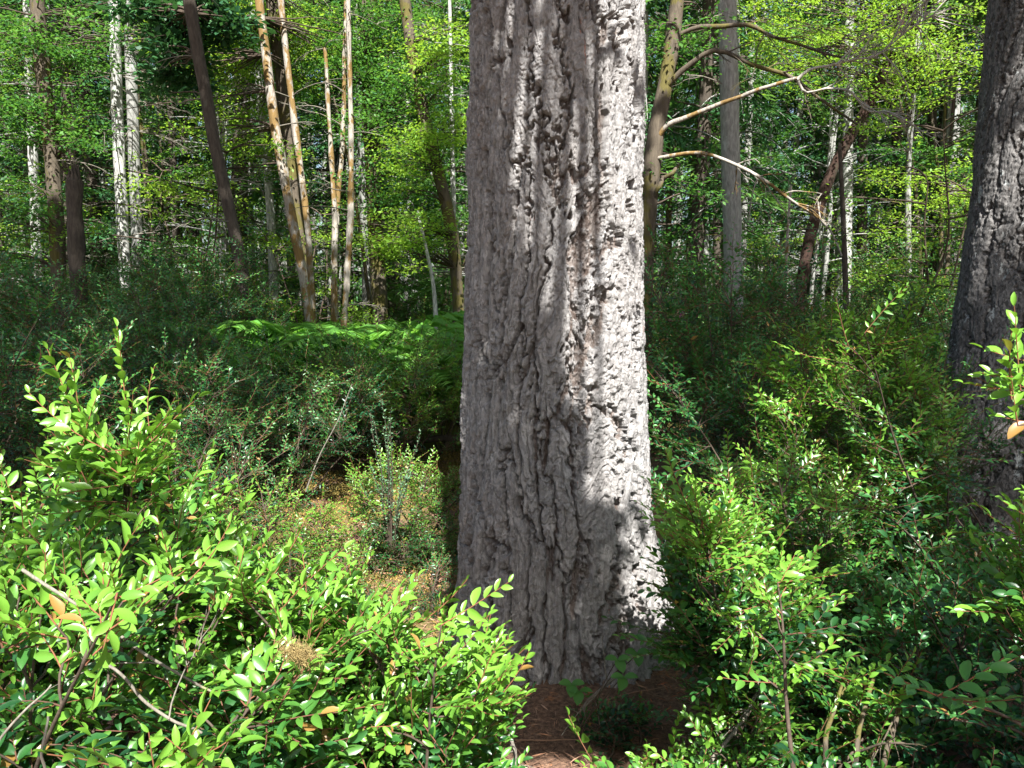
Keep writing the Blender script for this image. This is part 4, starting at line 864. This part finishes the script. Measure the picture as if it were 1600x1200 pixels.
SUNNY = [(1140, 850, 2.45, .42), (1180, 900, 2.3, .3), (830, 1165, 2.45, .22), (1290, 700, 3.3, .22), (1440, 720, 3.0, .25), (1040, 600, 3.8, .3), (1560, 850, 2.3, .22), (1380, 620, 3.3, .2), (300, 620, 5.5, .3), (120, 480, 7.5, .3), (480, 640, 6.5, .3), (1100, 1170, 2.1, .2), (1500, 1120, 2.2, .15), (1300, 100, 7.8, .3), (1420, 50, 7.7, .3), (1300, 130, 7.8, .25), (1350, 165, 7.7, .3), (1410, 195, 7.7, .25), (1060, 215, 8.3, .3), (1050, 60, 8.6, .5), (1190, 140, 8, .3), (1300, 340, 7.8, .25), (640, 560, 8.6, .5), (640, 500, 10.5, 1.3), (560, 520, 10, .6), (700, 500, 11, 1.0), (640, 480, 11.5, 1.0), (620, 530, 9, .5), (1250, 120, 7.9, .45), (1360, 110, 7.8, .6), (1150, 150, 8.1, .35), (1150, 255, 8, .3), (1260, 320, 7.8, .25), (610, 830, 5.0, .85), (590, 760, 6.2, .6), (520, 880, 4.4, .4), (1140, 800, 2.3, .38), (1080, 850, 2.4, .3), (1250, 620, 3.4, .25), (1430, 600, 3.2, .25), (1200, 690, 2.9, .16), (1180, 720, 2.9, .16), (1070, 760, 2.2, .22), (1150, 850, 2.2, .22), (1100, 900, 2.3, .2), (1300, 890, 2.0, .16), (1220, 960, 2.1, .16), (1250, 540, 3.3, .25), (1300, 560, 3.3, .2), (1370, 500, 3.3, .15),
         (1550, 520, 1.65, .2), (1560, 560, 1.65, .2), (620, 870, 5.2, .6), (560, 950, 4.2, .4), (590, 790, 5.2, .4), (680, 800, 5.0, .35), (400, 790, 3.8, .35), (400, 640, 4.0, .12), (150, 900, 1.3, .25), (300, 950, 1.3, .25), (100, 950, 1.2, .2), (450, 1000, 1.3, .25), (600, 1050, 1.4, .25), (700, 1000, 1.55, .22), (790, 1060, 1.6, .12),
         (120, 640, 1.75, .15), (220, 640, 1.75, .15), (200, 700, 1.75, .15), (340, 1180, 1.0, .12), (1400, 1050, 1.95, .10), (1230, 1080, 2.0, .14), (820, 1130, 2.6, .12), (850, 1170, 2.5, .08), (1120, 990, 2.9, .12), (420, 500, 9, .4), (330, 480, 9.5, .3), (1100, 640, 3.6, .12)]
for X, Y, D, r in SUNNY: paint(at(X, Y, D)[None], 2, r)
# the face of the big fir: one long sunlit patch, the rest in shade
tx, ty, tz = fir_surf; rows = slice(0, 1350, 4); Pt = np.stack([tx[rows, ::3], ty[rows, ::3], tz[rows, ::3]], -1).reshape(-1, 3).astype(float)
nrm = unit(np.stack([Pt[:, 0] - TX, Pt[:, 1] - TY, np.zeros(len(Pt))], -1)); Pt = Pt[(nrm @ S > -.05)]
PX, PY, _ = project(Pt)
sunpoly = [(792, 20), (832, 20), (840, 90), (838, 150), (880, 185), (930, 180), (950, 233), (967, 270), (970, 375), (985, 430), (1006, 500), (1010, 650), (1010, 780), (1030, 880), (1052, 940), (1070, 1010), (1020, 992), (1003, 950), (985, 880), (960, 830), (925, 750), (912, 650), (885, 590), (872, 500), (853, 458), (835, 417), (808, 354), (801, 290), (795, 250), (800, 167), (790, 62)]
wob = 9 * fbm(PX / 45, PY / 45, None, 3, 33); litm = (inpoly(PX + wob, PY + wob * .8, sunpoly) & ((PY < 720) | ((fbm(PX / 28, PY / 28, None, 3, 35) > (PY - 800) / 240) | (PX > 1028)))) | (inpoly(PX, PY, [(845, -60), (1012, -60), (1012, 430), (975, 300), (940, 175), (845, 175)]) & (fbm(PX / 16, PY / 30, None, 2, 34) > .32))
i, j = cellof(Pt); grid[i, j] = 1
i, j = cellof(Pt[litm]); grid[i, j] = 3
for X, Y, D, r in SUNNY:
    if D < 3 and X > 1000: paint(at(X, Y, D)[None], 2, r)
for X, Y, r in ((1020, 790, .16), (1060, 750, .2), (1075, 830, .2), (1100, 900, .18), (1040, 850, .12)): paint(at(X, Y, 2.25)[None], 2, r)
wd_ = (PX < 965) & (PY > 800); i, j = cellof(Pt[wd_ & ~litm]); grid[i, j] = 1
certain = grid == 3; block = certain.copy()
for da in (-1, 0, 1):
    for db in (-1, 0, 1): block |= np.roll(np.roll(certain, da, 0), db, 1) & (abs(da) + abs(db) < 1)
low = np.zeros_like(certain); ti, tj = cellof(Pt); low[ti, tj] = True
cov = (grid == 1) & ~block
ci, cj = np.nonzero(cov); a = (ci + .5) * CELL - OFF; b = (cj + .5) * CELL - OFF
rz = np.random.default_rng(91)
tier = 7.2 + 1.1 * np.floor(3.2 * (1 + fbm(a * .7, b * .7, None, 2, 50))) + rz.normal(0, .18, len(a)); isl = low[ci, cj]; tier[isl] = 5.0 + rz.normal(0, .25, isl.sum())
base_p = a[:, None] * E1 + b[:, None] * E2; tt = (tier - base_p[:, 2]) / S[2]; Q = base_p + tt[:, None] * S
def inframe(Q):
    X_, Y_, z_ = project(Q); return np.isfinite(X_) & (X_ > -250) & (X_ < 1850) & (Y_ > -260)
for _ in range(5):
    bad = inframe(Q); Q[bad] += 2.2 * S / S[2]
ok = ~inframe(Q); Q = Q[ok]
crowns = [("big fir", fir, np.array([TX, TY])), ("lichen fir", fir2, np.array([c2[0] + .05, D2]))]
extra = [("fir_tree", "tall fir added out of view behind the camera on the left, boughs placed to cast shade", (-3.6, -4.2)), ("fir_tree", "tall fir added out of view behind the camera on the right, boughs placed to cast shade", (4.8, -3.2))]  # unseen firs added to carry sun-blocking boughs
for nm, lb, (x, y) in extra:
    r_ = thing(nm, lb, "tree", (x, y, 0)); g = Geo(); tube(g, np.array([(0, 0, -.3), (0, 0, 5), (.1, 0, 11), (.1, 0, 17)]), [.34, .28, .2, .05], 16, 0, 0, .08, 3); link("trunk", g.mesh("trunk", M['dark_bark']), r_)
    crowns.append((lb, r_, np.array([x, y])))
dist = np.stack([np.hypot(*(Q[:, :2] - c[2]).T) for c in crowns], -1); own = np.argmin(dist, 1)
for k, (nm, root, c) in enumerate(crowns):
    q = Q[own == k]; g, gt = Geo(), Geo(); o = np.array(root.location)
    if len(q) == 0: continue
    n = len(q); A = unit(np.column_stack([q[:, :2] - c, np.zeros(n)]) + rz.normal(0, .5, (n, 3)) * [1, 1, .3])
    q = np.concatenate([q, q[q[:, 2] < 5.9], q[q[:, 2] < 5.9]]); n = len(q); A = unit(np.column_stack([q[:, :2] - c, np.zeros(n)]) + rz.normal(0, .5, (n, 3)) * [1, 1, .3]); lw = np.where(q[:, 2] < 5.9, .066, .092)
    for rep in range(2):
        leaves(g, q - o + rz.normal(0, .01, (n, 3)) - A * lw[:, None] * .5, A + rz.normal(0, .4, (n, 3)) * [1, 1, .3], S + rz.normal(0, .35, (n, 3)), lw * rz.uniform(.9, 1.2, n), .85, rz.uniform(0, .85, n), 2)
    for tq in q[rz.integers(0, n, 110)]:
        s0 = np.array([c[0], c[1], tq[2] - .3]) - o; e = tq - o; tube(gt, wiggle(bez(s0, (s0 + e) / 2 + [0, 0, .25], e, 8), .1, rz.uniform(0, 99)), np.linspace(.035, .008, 8), 5)
    link("crown", g.mesh("crown", M['needle']), root); link("added_limb", gt.mesh("added_limb", M['dark_bark']), root)  # added foliage screen that blocks the sun, tied to each trunk by branches
print("occluders", len(Q), "objects", len(bpy.data.objects))
